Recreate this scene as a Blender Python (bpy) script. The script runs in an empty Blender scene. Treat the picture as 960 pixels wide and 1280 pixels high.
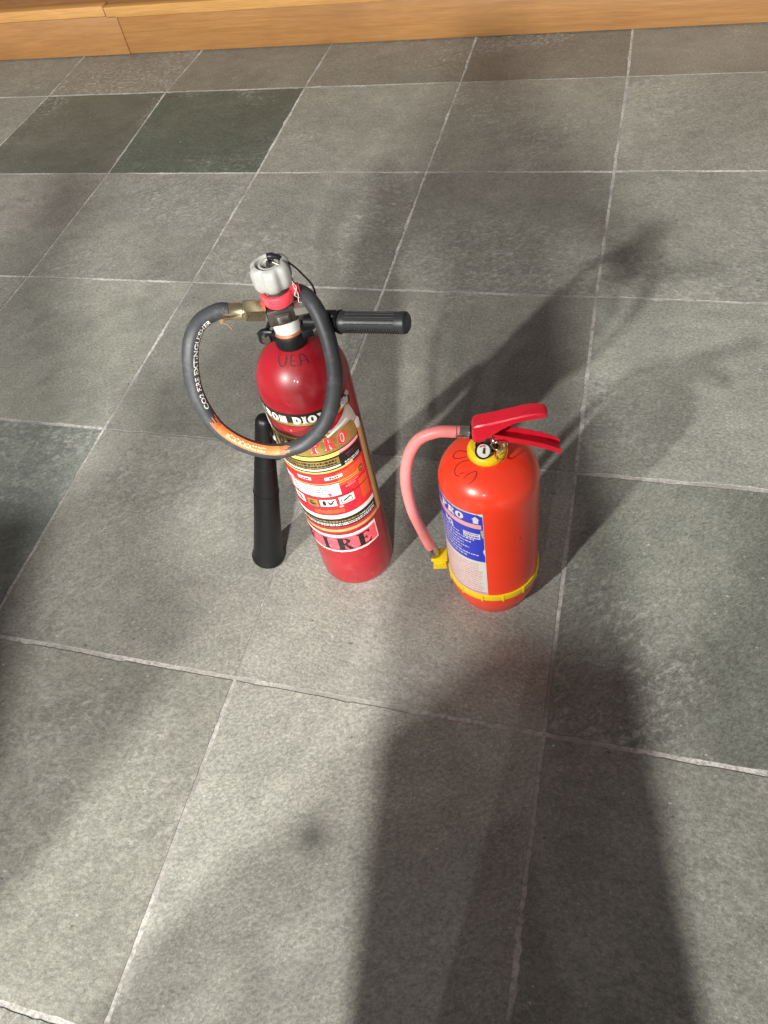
import bpy, bmesh, math, random
from mathutils import Vector, Matrix
PI = math.pi
R = math.radians
random.seed(7)
scn = bpy.context.scene
col = scn.collection

# ------------------------------------------------------------------ camera
cam_d = bpy.data.cameras.new('camera')
cam_d.sensor_fit = 'VERTICAL'
cam_d.sensor_height = 36.0
cam_d.lens = 958.98 / 1280 * 36.0
cam_d.clip_start = 0.02
cam_d.clip_end = 100.0
cam = bpy.data.objects.new('camera', cam_d)
col.objects.link(cam)
rx = Vector((0.96096484, 0.23672585, -0.14320422))
ry = Vector((-0.10895964, 0.79958112, 0.59059108))
rz = Vector((0.25431157, -0.55193378, 0.79416291))
mw = Matrix((( rx.x, ry.x, rz.x, 1.83122), (rx.y, ry.y, rz.y, -2.90334), (rx.z, ry.z, rz.z, 1.35486), (0, 0, 0, 1)))
cam.matrix_world = mw
scn.camera = cam

# ------------------------------------------------------------------ world (dim room ambience) and lamps
w = bpy.data.worlds.new('World')
scn.world = w
w.use_nodes = True
bg = w.node_tree.nodes['Background']
bg.inputs['Color'].default_value = (1.0, 0.92, 0.88, 1)
bg.inputs['Strength'].default_value = 0.205

def lamp(name, kind, loc, energy, size, color=(1, .97, .92), target=None, spot=None, blend=None):
    d = bpy.data.lights.new(name, kind)
    d.energy = energy
    d.color = color
    d.shadow_soft_size = size
    if spot:
        d.spot_size = R(spot); d.spot_blend = blend
    o = bpy.data.objects.new(name, d)
    o.location = loc
    if target:
        o.rotation_euler = (Vector(target) - Vector(loc)).to_track_quat('-Z', 'Y').to_euler()
    col.objects.link(o)
    return o
# lamp behind on the left (throws the long shadows of both extinguishers to the upper right)
lamp('ceiling_lamp', 'POINT', (-0.42, -5.88, 3.06), 1220, 0.068, (1, .995, .94))
# lamp high behind the photographer
lamp('ceiling_lamp', 'POINT', (3.40, -11.50, 5.30), 8900, 0.30, (1, .985, .92))
# two dimmer lamps of the same ceiling
lamp('ceiling_lamp', 'POINT', (1.55, -8.60, 4.30), 260, 0.05, (1, .985, .92))
lamp('ceiling_lamp', 'POINT', (3.10, -5.60, 3.60), 45, 0.04, (1, .985, .92))

scn.view_settings.view_transform = 'Standard'
scn.view_settings.look = 'None'
scn.view_settings.exposure = 0.0
scn.view_settings.gamma = 1.0
scn.view_settings.use_curve_mapping = False

# ------------------------------------------------------------------ materials
MATS = {}
def principled(name, color, rough=.5, metal=0.0, coat=0.0, spec=.5):
    m = bpy.data.materials.new(name)
    m.use_nodes = True
    b = m.node_tree.nodes['Principled BSDF']
    b.inputs['Base Color'].default_value = (*color, 1)
    b.inputs['Roughness'].default_value = rough
    b.inputs['Metallic'].default_value = metal
    b.inputs['Coat Weight'].default_value = coat
    b.inputs['Coat Roughness'].default_value = .07
    b.inputs['Specular IOR Level'].default_value = spec
    MATS[name] = m
    return m, m.node_tree, b
def N(nt, t, **kw):
    n = nt.nodes.new(t)
    for k, v in kw.items():
        if k in n.inputs: n.inputs[k].default_value = v
        else: setattr(n, k, v)
    return n
def mixrgb(nt, fac, a, b, mode='MIX'):
    n = nt.nodes.new('ShaderNodeMix'); n.data_type = 'RGBA'; n.blend_type = mode
    for sock, v in ((n.inputs[0], fac), (n.inputs[6], a), (n.inputs[7], b)):
        if hasattr(v, 'is_linked'): nt.links.new(v, sock)
        elif isinstance(v, (int, float)): sock.default_value = v
        else: sock.default_value = (*v, 1)
    return n.outputs[2]
def ramp(nt, src, stops):
    n = nt.nodes.new('ShaderNodeValToRGB')
    nt.links.new(src, n.inputs[0])
    e = n.color_ramp.elements
    e[0].position, e[0].color = stops[0][0], (*([stops[0][1]] * 3), 1)
    e[1].position, e[1].color = stops[-1][0], (*([stops[-1][1]] * 3), 1)
    for p, v in stops[1:-1]:
        q = e.new(p); q.color = (v, v, v, 1)
    return n.outputs[0]
def noise(nt, scale, detail=4, rough=.55, vec=None, dist=0.0):
    n = N(nt, 'ShaderNodeTexNoise', Scale=scale, Detail=detail, Roughness=rough, Distortion=dist)
    if vec is not None: nt.links.new(vec, n.inputs['Vector'])
    return n.outputs[0]
def objcoord(nt, scale=(1, 1, 1)):
    t = N(nt, 'ShaderNodeTexCoord')
    mp = N(nt, 'ShaderNodeMapping', Scale=scale)
    nt.links.new(t.outputs['Object'], mp.inputs[0])
    return mp.outputs[0]
def bump(nt, b, h, strength, dist):
    n = N(nt, 'ShaderNodeBump', Strength=strength, Distance=dist)
    nt.links.new(h, n.inputs['Height'])
    nt.links.new(n.outputs[0], b.inputs['Normal'])
    return n
def worn(name, color, rough=.35, dark=(.5, .5, .5), amount=.35, scale=14, fine=120, metal=0.0, coat=0.0, bumps=.04, dust=None):
    """a plain coloured surface with uneven tone, smudged gloss and a little relief"""
    m, nt, b = principled(name, color, rough, metal, coat)
    v = objcoord(nt)
    n1 = noise(nt, scale, 5, .6, v)
    n2 = noise(nt, fine, 3, .6, v)
    f = ramp(nt, n1, [(.35, 0), (.7, 1)])
    c = mixrgb(nt, f, color, tuple(color[i] * (1 - amount * (1 - dark[i])) for i in range(3)))
    if dust:
        d = noise(nt, scale * 2.3, 6, .7, v)
        c = mixrgb(nt, ramp(nt, d, [(.52, 0), (.8, dust[1])]), c, dust[0])
    nt.links.new(c, b.inputs['Base Color'])
    mul = N(nt, 'ShaderNodeMath', operation='MULTIPLY_ADD'); mul.inputs[1].default_value = .22; mul.inputs[2].default_value = rough - .1
    nt.links.new(n1, mul.inputs[0]); nt.links.new(mul.outputs[0], b.inputs['Roughness'])
    bump(nt, b, n2, bumps, .002)
    return m

# --- slate floor tile: tint comes from each tile's own colour
def make_tile_mat():
    m, nt, b = principled('slate', (.2, .2, .19), .5)
    oi = N(nt, 'ShaderNodeObjectInfo')
    tc = N(nt, 'ShaderNodeTexCoord')
    add = N(nt, 'ShaderNodeVectorMath', operation='ADD')
    sc = N(nt, 'ShaderNodeMath', operation='MULTIPLY'); sc.inputs[1].default_value = 37.0
    nt.links.new(oi.outputs['Random'], sc.inputs[0])
    nt.links.new(tc.outputs['Object'], add.inputs[0]); nt.links.new(sc.outputs[0], add.inputs[1])
    v = add.outputs[0]
    ro = N(nt, 'ShaderNodeVectorRotate'); ro.rotation_type = 'Z_AXIS'
    an = N(nt, 'ShaderNodeMath', operation='MULTIPLY_ADD'); an.inputs[1].default_value = 1.1; an.inputs[2].default_value = -.75
    nt.links.new(oi.outputs['Random'], an.inputs[0]); nt.links.new(an.outputs[0], ro.inputs['Angle']); nt.links.new(v, ro.inputs['Vector'])
    st = N(nt, 'ShaderNodeMapping', Scale=(1.0, 1.45, 1.0)); nt.links.new(ro.outputs[0], st.inputs[0]); vs = st.outputs[0]
    big = noise(nt, 3.2, 6, .62, v, .6)
    mid = noise(nt, 17, 6, .65, vs, .4)
    grain = noise(nt, 130, 4, .7, vs)
    speck = noise(nt, 330, 2, .6, v)
    c = oi.outputs['Color']
    def shade(c, src, stops, lo, hi):
        """multiply the tone between lo and hi"""
        f = ramp(nt, src, stops)
        return mixrgb(nt, 1.0, c, mixrgb(nt, f, (lo, lo, lo), (hi, hi * .998, hi * .99)), 'MULTIPLY')
    c = shade(c, big, [(.3, 0), (.72, 1)], .86, 1.2)
    blot = noise(nt, 9, 6, .65, vs, .4)
    c = shade(c, blot, [(.28, 0), (.45, .62), (.55, .66), (.75, 1)], .86, 1.08)
    c = shade(c, mid, [(.3, 0), (.7, 1)], .88, 1.12)
    c = shade(c, grain, [(.28, 0), (.5, .42), (.76, 1)], .62, 1.55)
    c = shade(c, speck, [(.3, 0), (.62, .3), (.78, 1)], .84, 1.75)
    # pale scuffs in patches
    sc1 = noise(nt, 52, 6, .75, vs, .6); sc2 = noise(nt, 2.4, 3, .5, v)
    mm = N(nt, 'ShaderNodeMath', operation='MULTIPLY')
    nt.links.new(ramp(nt, sc1, [(.5, 0), (.66, .9)]), mm.inputs[0]); nt.links.new(ramp(nt, sc2, [(.5, 0), (.62, 1)]), mm.inputs[1])
    c = mixrgb(nt, mm.outputs[0], c, (.36, .35, .33))
    # short scratches and dark flecks
    vo = N(nt, 'ShaderNodeTexVoronoi', Scale=9.0); vo.feature = 'F1'
    ms = N(nt, 'ShaderNodeMapping', Scale=(1, 1.9, 1), Rotation=(0, 0, .5)); nt.links.new(v, ms.inputs[0])
    dn = noise(nt, 30, 3, .6, v)
    dm = mixrgb(nt, .035, ms.outputs[0], dn, 'ADD'); nt.links.new(dm, vo.inputs['Vector'])
    c = mixrgb(nt, ramp(nt, vo.outputs['Distance'], [(.02, .7), (.05, 0)]), c, (.035, .034, .033))
    vo2 = N(nt, 'ShaderNodeTexVoronoi', Scale=15.0); vo2.feature = 'F1'
    ms2 = N(nt, 'ShaderNodeMapping', Scale=(1, 2.6, 1), Rotation=(0, 0, -.7)); nt.links.new(v, ms2.inputs[0])
    dm2 = mixrgb(nt, .05, ms2.outputs[0], dn, 'ADD'); nt.links.new(dm2, vo2.inputs['Vector'])
    c = mixrgb(nt, ramp(nt, vo2.outputs['Distance'], [(.03, .6), (.06, 0)]), c, (.6, .59, .57))
    # one dark spot on the near tile: a small shadow painted into its colour
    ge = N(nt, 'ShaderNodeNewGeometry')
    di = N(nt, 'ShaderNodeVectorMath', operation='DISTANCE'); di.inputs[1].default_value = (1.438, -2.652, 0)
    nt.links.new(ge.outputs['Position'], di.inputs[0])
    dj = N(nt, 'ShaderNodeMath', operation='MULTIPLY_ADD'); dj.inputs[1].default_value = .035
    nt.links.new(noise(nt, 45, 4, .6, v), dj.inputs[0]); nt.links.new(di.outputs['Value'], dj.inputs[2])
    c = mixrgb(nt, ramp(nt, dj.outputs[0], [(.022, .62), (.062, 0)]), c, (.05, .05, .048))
    nt.links.new(c, b.inputs['Base Color'])
    rr = ramp(nt, mid, [(.3, .40), (.7, .6)])
    nt.links.new(rr, b.inputs['Roughness'])
    cleft = noise(nt, 28, 7, .72, vs, .9)
    h = mixrgb(nt, .5, mixrgb(nt, .5, grain, mid), cleft)
    bump(nt, b, h, .36, .0026)
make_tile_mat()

m, nt, b = principled('grout', (.5, .48, .45), .9)
v = objcoord(nt)
c = mixrgb(nt, ramp(nt, noise(nt, 4.5, 5, .6, v), [(.4, 0), (.62, 1)]), (.24, .225, .21), (.58, .55, .525))
c = mixrgb(nt, ramp(nt, noise(nt, 95, 5, .75, v), [(.36, .85), (.58, 0)]), c, (.19, .185, .17))
nt.links.new(c, b.inputs['Base Color'])
bump(nt, b, noise(nt, 220, 3, .6, v), .5, .002)

def make_wood(name, c1, c2, rough):
    m, nt, b = principled(name, c1, rough)
    v = objcoord(nt, (1.2, 16, 22))
    n1 = noise(nt, 2.2, 8, .62, v, 1.0)
    v2 = objcoord(nt, (3, 90, 120)); n2 = noise(nt, 3, 5, .65, v2)
    v3 = objcoord(nt); n3 = noise(nt, 2.4, 4, .6, v3)
    c = mixrgb(nt, ramp(nt, n1, [(.3, 0), (.7, 1)]), c1, c2)
    c = mixrgb(nt, ramp(nt, n2, [(.4, .28), (.58, 0)]), c, tuple(x * .5 for x in c2))
    c = mixrgb(nt, ramp(nt, n3, [(.5, 0), (.75, .35)]), c, tuple(x * .62 for x in c2))
    nt.links.new(c, b.inputs['Base Color'])
    bump(nt, b, n2, .08, .001)
make_wood('plinth_wood', (.31, .155, .052), (.235, .108, .034), .45)
make_wood('rail_wood', (.48, .265, .09), (.37, .185, .058), .38)
make_wood('panel_wood', (.20, .095, .035), (.14, .06, .022), .5)

worn('crimson_paint', (.34, .008, .017), .33, (.35, .3, .4), .45, 9, 90, coat=.25, bumps=.012, dust=((.45, .10, .11), .35))
worn('orange_red_paint', (.90, .052, .017), .31, (.75, .5, .5), .35, 7, 60, coat=.28, bumps=.008)
worn('lever_red', (.74, .012, .034), .36, (.5, .4, .4), .4, 30, 200)
worn('ring_red', (.72, .05, .075), .45, (.6, .5, .5), .4, 60, 300)
worn('hose_rubber', (.042, .044, .05), .5, (.4, .4, .4), .5, 25, 260, bumps=.12, dust=((.15, .15, .16), .5))
worn('black_plastic', (.008, .0085, .0095), .4, (.4, .4, .4), .4, 20, 300, bumps=.06, dust=((.03, .03, .032), .4))
worn('horn_plastic', (.0035, .0038, .0045), .42, (.4, .4, .4), .4, 12, 350, bumps=.04, dust=((.006, .0065, .007), .5))
worn('pink_hose', (.84, .25, .24), .4, (.8, .6, .6), .4, 16, 160, bumps=.05, dust=((.85, .35, .33), .5))
worn('white_plastic', (.31, .31, .30), .5, (.55, .55, .5), .45, 45, 200, bumps=.05)
worn('wheel_recess', (.23, .225, .215), .6, (.3, .3, .3), .6, 60, 300)
worn('valve_bronze', (.105, .092, .082), .38, (.45, .4, .35), .5, 60, 200, metal=.75, bumps=.08, dust=((.2, .18, .16), .5))
worn('brass', (.74, .64, .43), .27, (.6, .5, .35), .55, 60, 200, metal=1.0, bumps=.04, dust=((.3, .16, .08), .7))
worn('steel', (.52, .50, .46), .3, (.5, .45, .4), .5, 60, 250, metal=1.0, bumps=.05)
worn('copper_rim', (.55, .23, .12), .4, (.5, .45, .4), .4, 60, 250, metal=.6)
worn('yellow_plastic', (.82, .60, .006), .4, (.8, .7, .6), .35, 40, 200, bumps=.04)
worn('white_paper', (.66, .645, .61), .6, (.75, .72, .68), .4, 40, 200)
worn('gold_foil', (.50, .34, .10), .34, (.5, .42, .3), .6, 40, 260, metal=.55, bumps=.05)
worn('gold_trim', (.72, .52, .20), .33, (.55, .5, .35), .5, 50, 260, metal=.4)
worn('yellow_print', (.68, .52, .12), .45, (.8, .7, .5), .4, 40, 260)
worn('black_print', (.012, .011, .011), .4, (.5, .5, .5), .3, 40, 260, dust=((.09, .08, .06), .5))
worn('label_red', (.60, .018, .035), .38, (.75, .6, .6), .45, 14, 160, dust=((.7, .09, .04), .5))
worn('label_orange', (.68, .085, .028), .42, (.8, .7, .6), .4, 24, 160)
worn('label_pink', (.82, .085, .12), .45, (.8, .55, .55), .5, 28, 180, dust=((.85, .42, .42), .55))
worn('label_blue', (.026, .042, .50), .36, (.7, .7, .8), .4, 20, 160)
worn('label_violet', (.16, .06, .45), .36, (.7, .7, .8), .4, 20, 160)
worn('pale_pink', (.74, .34, .36), .45, (.8, .7, .7), .3, 30, 160)
worn('marker_ink', (.02, .008, .012), .6, (.5, .5, .5), .2, 60, 300)
worn('marker_ink_faded', (.22, .012, .02), .5, (.5, .5, .5), .3, 60, 300)
worn('red_letter', (.80, .04, .05), .4, (.8, .6, .6), .3, 60, 300)
worn('orange_print', (.74, .20, .055), .5, (.8, .6, .5), .5, 60, 300, dust=((.3, .06, .03), .6))
worn('cream_print', (.85, .56, .36), .5, (.8, .7, .6), .4, 90, 300)
worn('adhesive_residue', (.42, .37, .33), .65, (.6, .55, .55), .6, 60, 300)
worn('brown_tag', (.25, .15, .07), .7, (.5, .5, .5), .4, 60, 300)
worn('skin', (.36, .19, .12), .55, (.8, .7, .7), .3, 30, 200)
worn('shirt_cloth', (.07, .09, .15), .85, (.7, .7, .7), .4, 30, 400)
worn('trouser_cloth', (.045, .045, .05), .85, (.7, .7, .7), .4, 30, 400)
worn('valve_cloth', (.2, .2, .2), .85, (.7, .7, .7), .4, 30, 400)
worn('joint_dirt', (.24, .235, .22), .9, (.6, .6, .6), .6, 30, 300, dust=((.4, .39, .37), .8))
worn('grip_rubber', (.03, .031, .034), .42, (.4, .4, .4), .5, 30, 300, bumps=.08, dust=((.07, .07, .072), .5))
worn('paint_scratch', (.62, .16, .14), .55, (.6, .6, .6), .4, 60, 300)
worn('hair', (.012, .01, .009), .5, (.6, .6, .6), .4, 60, 400)
worn('shoe_leather', (.03, .022, .018), .4, (.6, .6, .6), .4, 60, 400)
M = MATS
for n_ in ('horn_plastic', 'black_plastic'):
    M[n_].node_tree.nodes['Principled BSDF'].inputs['Specular IOR Level'].default_value = .33

# ------------------------------------------------------------------ helpers
def link(name, bm_or_me, mat, parent=None, smooth=True, auto=None):
    if isinstance(bm_or_me, bmesh.types.BMesh):
        bm = bm_or_me
        bmesh.ops.recalc_face_normals(bm, faces=bm.faces)
        me = bpy.data.meshes.new(name)
        bm.to_mesh(me); bm.free()
    else:
        me = bm_or_me
    if mat: me.materials.append(M[mat])
    if smooth:
        for p in me.polygons: p.use_smooth = True
        if auto: me.set_sharp_from_angle(angle=R(auto))
    o = bpy.data.objects.new(name, me)
    col.objects.link(o)
    if parent: o.parent = parent
    return o
def empty(name, loc, label, cat, group=None):
    o = bpy.data.objects.new(name, None)
    o.empty_display_size = .05
    o.location = loc
    o['label'] = label; o['category'] = cat
    if group: o['group'] = group
    col.objects.link(o)
    return o
def catmull(pts, n=10):
    P = [Vector(p) for p in pts]
    P = [P[0] * 2 - P[1]] + P + [P[-1] * 2 - P[-2]]
    out = []
    for i in range(1, len(P) - 2):
        a, b_, c, d = P[i - 1:i + 3]
        for k in range(n):
            t = k / n
            out.append(.5 * ((2 * b_) + (c - a) * t + (2 * a - 5 * b_ + 4 * c - d) * t * t + (3 * b_ - a - 3 * c + d) * t ** 3))
    out.append(P[-2])
    return out
def frames(path, up=Vector((0, 0, 1))):
    T = []
    for i in range(len(path)):
        T.append((path[min(i + 1, len(path) - 1)] - path[max(i - 1, 0)]).normalized())
    n = T[0].orthogonal().normalized() if abs(T[0].dot(up)) > .98 else (up - T[0] * T[0].dot(up)).normalized()
    F = []
    for t in T:
        n = (n - t * t.dot(n)).normalized()
        F.append((t, n, t.cross(n)))
    return F
def tube(bm, path, rad, segs=14, caps=True):
    F = frames(path)
    rings = []
    for i, (p, (t, n, b_)) in enumerate(zip(path, F)):
        r = rad(i / (len(path) - 1)) if callable(rad) else rad
        rings.append([bm.verts.new(p + (n * math.cos(a) + b_ * math.sin(a)) * r) for a in (2 * PI * k / segs for k in range(segs))])
    for A, B in zip(rings, rings[1:]):
        for k in range(segs):
            bm.faces.new((A[k], A[(k + 1) % segs], B[(k + 1) % segs], B[k]))
    if caps:
        bm.faces.new(rings[0][::-1]); bm.faces.new(rings[-1])
    return bm
def lathe(prof, segs=64, mod=None, mat=None):
    """prof: list of (r, z). Closed to the axis where r == 0"""
    bm = bmesh.new()
    rings = []
    for r, z in prof:
        if r < 1e-6:
            rings.append([bm.verts.new((0, 0, z))])
        else:
            rings.append([bm.verts.new(((mod(a, r, z) if mod else r) * math.cos(a), (mod(a, r, z) if mod else r) * math.sin(a), z)) for a in (2 * PI * k / segs for k in range(segs))])
    for A, B in zip(rings, rings[1:]):
        for k in range(segs):
            if len(A) == 1 and len(B) == 1: continue
            if len(A) == 1: bm.faces.new((A[0], B[k], B[(k + 1) % segs]))
            elif len(B) == 1: bm.faces.new((A[k], A[(k + 1) % segs], B[0]))
            else: bm.faces.new((A[k], A[(k + 1) % segs], B[(k + 1) % segs], B[k]))
    if mat is not None: bmesh.ops.transform(bm, matrix=mat, verts=bm.verts)
    return bm
def axis_mat(p, d, up=(0, 0, 1)):
    """matrix whose +Z runs along d, at p"""
    q = Vector(d).to_track_quat('Z', 'Y')
    return Matrix.Translation(Vector(p)) @ q.to_matrix().to_4x4()
def rod(bm, p0, p1, r0, r1=None, segs=16):
    return tube(bm, [Vector(p0), Vector(p1)], (lambda t: r0 + ((r1 if r1 is not None else r0) - r0) * t), segs)
def box(bm, center, size, mat=None, bev=0.0, seg=2):
    g = bmesh.ops.create_cube(bm, size=1.0)
    vs = g['verts']
    for v_ in vs:
        v_.co = Vector((v_.co.x * size[0], v_.co.y * size[1], v_.co.z * size[2]))
    if bev:
        es = list({e for v_ in vs for e in v_.link_edges})
        r_ = bmesh.ops.bevel(bm, geom=es, offset=bev, segments=seg, affect='EDGES', profile=.5)
        vs = list({v_ for v_ in vs if v_.is_valid} | {v_ for f in r_['faces'] for v_ in f.verts})
    mtx = Matrix.Translation(Vector(center)) @ (mat or Matrix.Identity(4))
    bmesh.ops.transform(bm, matrix=mtx, verts=vs)
    return bm
def frame_from(xdir, zdir=(0, 0, 1)):
    x = Vector(xdir).normalized(); z = Vector(zdir); z = (z - x * x.dot(z)).normalized(); y = z.cross(x)
    return Matrix(((x.x, y.x, z.x, 0), (x.y, y.y, z.y, 0), (x.z, y.z, z.z, 0), (0, 0, 0, 1)))

# ---- printed matter: flat polygons in (x, y), wrapped on a surface by a function
def poly(bm, pts):
    return bm.faces.new([bm.verts.new((x, y, 0)) for x, y in pts])
def rect(bm, x0, y0, x1, y1):
    return poly(bm, [(x0, y0), (x1, y0), (x1, y1), (x0, y1)])
def arc_band(bm, cx, cy, rxo, ryo, rxi, ryi, a0, a1, n=18):
    for k in range(n):
        a, c_ = R(a0 + (a1 - a0) * k / n), R(a0 + (a1 - a0) * (k + 1) / n)
        poly(bm, [(cx + rxo * math.cos(a), cy + ryo * math.sin(a)), (cx + rxo * math.cos(c_), cy + ryo * math.sin(c_)),
                  (cx + rxi * math.cos(c_), cy + ryi * math.sin(c_)), (cx + rxi * math.cos(a), cy + ryi * math.sin(a))])
def glyph(bm, ch, x, y, h, w, tk=.26, tn=.09):
    """bold serif capitals with heavy stems and thin arms, in a box w x h"""
    def rc(a, b_, c, d): rect(bm, x + a * w, y + b_ * h, x + c * w, y + d * h)
    def stem(a): rc(a, 0, a + tk, 1)
    def ser(a, b_, yy): rc(a, yy, b_, yy + tn * .8)
    if ch == 'I':
        stem(.5 - tk / 2); ser(.5 - tk / 2 - .15, .5 + tk / 2 + .15, 0); ser(.5 - tk / 2 - .15, .5 + tk / 2 + .15, 1 - tn * .8)
    elif ch in 'FE':
        stem(.12); ser(0, .12 + tk + .12, 0) if ch == 'F' else rc(0, 0, .92, tn)
        rc(0, 1 - tn, .92, 1); rc(.12 + tk, .48, .68, .48 + tn); rc(.62, .36, .69, .66); poly(bm, [(x + .92 * w, y + h), (x + .74 * w, y + (1 - tn) * h), (x + .92 * w, y + .7 * h)])
        if ch == 'E': poly(bm, [(x + .92 * w, y), (x + 1.0 * w, y + .32 * h), (x + .72 * w, y + tn * h)])
    elif ch in 'RP':
        stem(.1); ser(0, .1 + tk + .1, 0); ser(0, .2, 1 - tn * .8)
        arc_band(bm, x + .46 * w, y + .735 * h, .42 * w, .265 * h, .17 * w, .17 * h, -90, 90)
        rc(.1 + tk, 1 - tn, .46, 1); rc(.1 + tk, .47, .46, .47 + tn)
        if ch == 'R':
            poly(bm, [(x + .42 * w, y + .47 * h), (x + .64 * w, y + .50 * h), (x + 1.04 * w, y), (x + .72 * w, y)])
    elif ch == 'O':
        arc_band(bm, x + .5 * w, y + .5 * h, .5 * w, .5 * h, .5 * w - tk * w, .5 * h - tn * h, 0, 360, 32)
    elif ch == 'D':
        stem(.06); arc_band(bm, x + .4 * w, y + .5 * h, .58 * w, .5 * h, .58 * w - tk * w, .5 * h - tn * 1.4 * h, -90, 90); rc(.06 + tk, 0, .4, tn * 1.4); rc(.06 + tk, 1 - tn * 1.4, .4, 1)
    elif ch == 'N':
        rc(.04, 0, .04 + tk, 1); rc(.96 - tk, 0, .96, 1); poly(bm, [(x + .04 * w, y + h), (x + (.04 + tk * 1.15) * w, y + h), (x + .96 * w, y), (x + (.96 - tk * 1.15) * w, y)])
    elif ch == 'X':
        poly(bm, [(x, y + h), (x + tk * 1.2 * w, y + h), (x + w, y), (x + (1 - tk * 1.2) * w, y)]); poly(bm, [(x + (1 - tk) * w, y + h), (x + w, y + h), (x + tk * w, y), (x, y)])
    elif ch == 'A':
        poly(bm, [(x + .38 * w, y + h), (x + .62 * w, y + h), (x + w, y), (x + (1 - tk * 1.1) * w, y)]); poly(bm, [(x + .38 * w, y + h), (x + .6 * w, y + h), (x + tk * w, y), (x, y)]); rc(.25, .24, .75, .24 + tn * 1.4)
    elif ch == 'B':
        stem(.06)
        for cy_, ry_ in ((.25, .25), (.75, .25)): arc_band(bm, x + .5 * w, y + cy_ * h, .46 * w, ry_ * h, .46 * w - tk * w, (ry_ - tn) * h, -90, 90)
        rc(.06 + tk, 0, .5, tn); rc(.06 + tk, 1 - tn, .5, 1); rc(.06 + tk, .5 - tn / 2, .5, .5 + tn / 2)
    elif ch == 'C':
        arc_band(bm, x + .52 * w, y + .5 * h, .52 * w, .5 * h, .52 * w - tk * w, .5 * h - tn * 1.3 * h, 40, 320, 28)
def serif_text(txt, x, y, h, w, gap, tk=.26, tn=.09):
    bm = bmesh.new()
    for ch in txt:
        if ch == ' ': x += w * .55; continue
        ww = w * (.55 if ch == 'I' else 1)
        glyph(bm, ch, x, y, h, ww, tk if ch != 'I' else tk * 1.8, tn); x += ww + gap
    return bm
def font_text(txt, h, bold=0.0, spacing=1.0, align='CENTER'):
    cu = bpy.data.curves.new('lettering', 'FONT')
    cu.body = txt; cu.size = h; cu.offset = bold; cu.space_character = spacing; cu.align_x = align; cu.resolution_u = 3
    o = bpy.data.objects.new('lettering', cu)
    col.objects.link(o)
    dg = bpy.context.evaluated_depsgraph_get()
    me = bpy.data.meshes.new_from_object(o.evaluated_get(dg))
    bpy.data.objects.remove(o); bpy.data.curves.remove(cu)
    bm = bmesh.new(); bm.from_mesh(me); bpy.data.meshes.remove(me)
    return bm
def text_lines(rows, seed, wmin=.0012, wmax=.005, gap=.0009):
    """lines of print too small to read: rows = (x0, x1, y, h)"""
    rnd = random.Random(seed); bm = bmesh.new()
    for x0, x1, y, h in rows:
        x = x0
        while x < x1 - wmin:
            ww = min(rnd.uniform(wmin, wmax), x1 - x)
            hh = h * rnd.uniform(.7, 1)
            rect(bm, x, y, x + ww, y + hh); x += ww + gap * rnd.uniform(.6, 1.6)
    return bm
def wrap(bm, fn, step=.004):
    if not bm.verts: return bm
    xs = [v_.co.x for v_ in bm.verts]; x = math.floor(min(xs) / step) * step + step
    while x < max(xs):
        bmesh.ops.bisect_plane(bm, geom=bm.verts[:] + bm.edges[:] + bm.faces[:], plane_co=(x, 0, 0), plane_no=(1, 0, 0))
        x += step
    for v_ in bm.verts: v_.co = fn(v_.co.x, v_.co.y)
    return bm
def on_cyl(r, off, az0=0.0):
    """x is arc length measured from az0 (degrees), y is height"""
    def fn(x, y):
        a = R(az0) + x / r
        return Vector(((r + off) * math.cos(a), (r + off) * math.sin(a), y))
    return fn
def patch(r, off, az0, az1, z0, z1, wob=0.0, seed=1, tear=None):
    rnd = random.Random(seed); bm = bmesh.new()
    n = max(4, int(abs(az1 - az0) / 3))
    lo, hi = [], []
    for k in range(n + 1):
        a = R(az0 + (az1 - az0) * k / n); c, s = (r + off) * math.cos(a), (r + off) * math.sin(a)
        lo.append(bm.verts.new((c, s, z0 + rnd.uniform(-wob, wob)))); hi.append(bm.verts.new((c, s, z1 + rnd.uniform(-wob, wob))))
    for k in range(n): bm.faces.new((lo[k], lo[k + 1], hi[k + 1], hi[k]))
    return bm
def surf_patch(r, off, pts, az0=0.0):
    """filled outline given as (azimuth in degrees, height) on a cylinder"""
    bm = bmesh.new()
    poly(bm, [(R(a) * r, z) for a, z in pts])
    bmesh.ops.triangulate(bm, faces=bm.faces)
    return wrap(bm, on_cyl(r, off, az0))
def ribbon(pts, normals, width):
    bm = bmesh.new(); prev = None
    for i, p in enumerate(pts):
        t = (pts[min(i + 1, len(pts) - 1)] - pts[max(i - 1, 0)]).normalized()
        s = t.cross(normals[i]).normalized() * width * .5 * (1 if 0 < i < len(pts) - 1 else .6)
        cur = (bm.verts.new(p + s), bm.verts.new(p - s))
        if prev: bm.faces.new((prev[0], prev[1], cur[1], cur[0]))
        prev = cur
    return bm
def merge(bms):
    out = bmesh.new()
    for b_ in bms:
        me = bpy.data.meshes.new('tmp'); b_.to_mesh(me); b_.free(); out.from_mesh(me); bpy.data.meshes.remove(me)
    return out

# ------------------------------------------------------------------ floor: grout bed and separate slate tiles
T = .6
bm = bmesh.new(); rect(bm, -9, -14, 11, .9)
for v_ in bm.verts: v_.co.z = -.0013
floor = link('floor', bm, 'grout', smooth=False)
floor['kind'] = 'structure'
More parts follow.
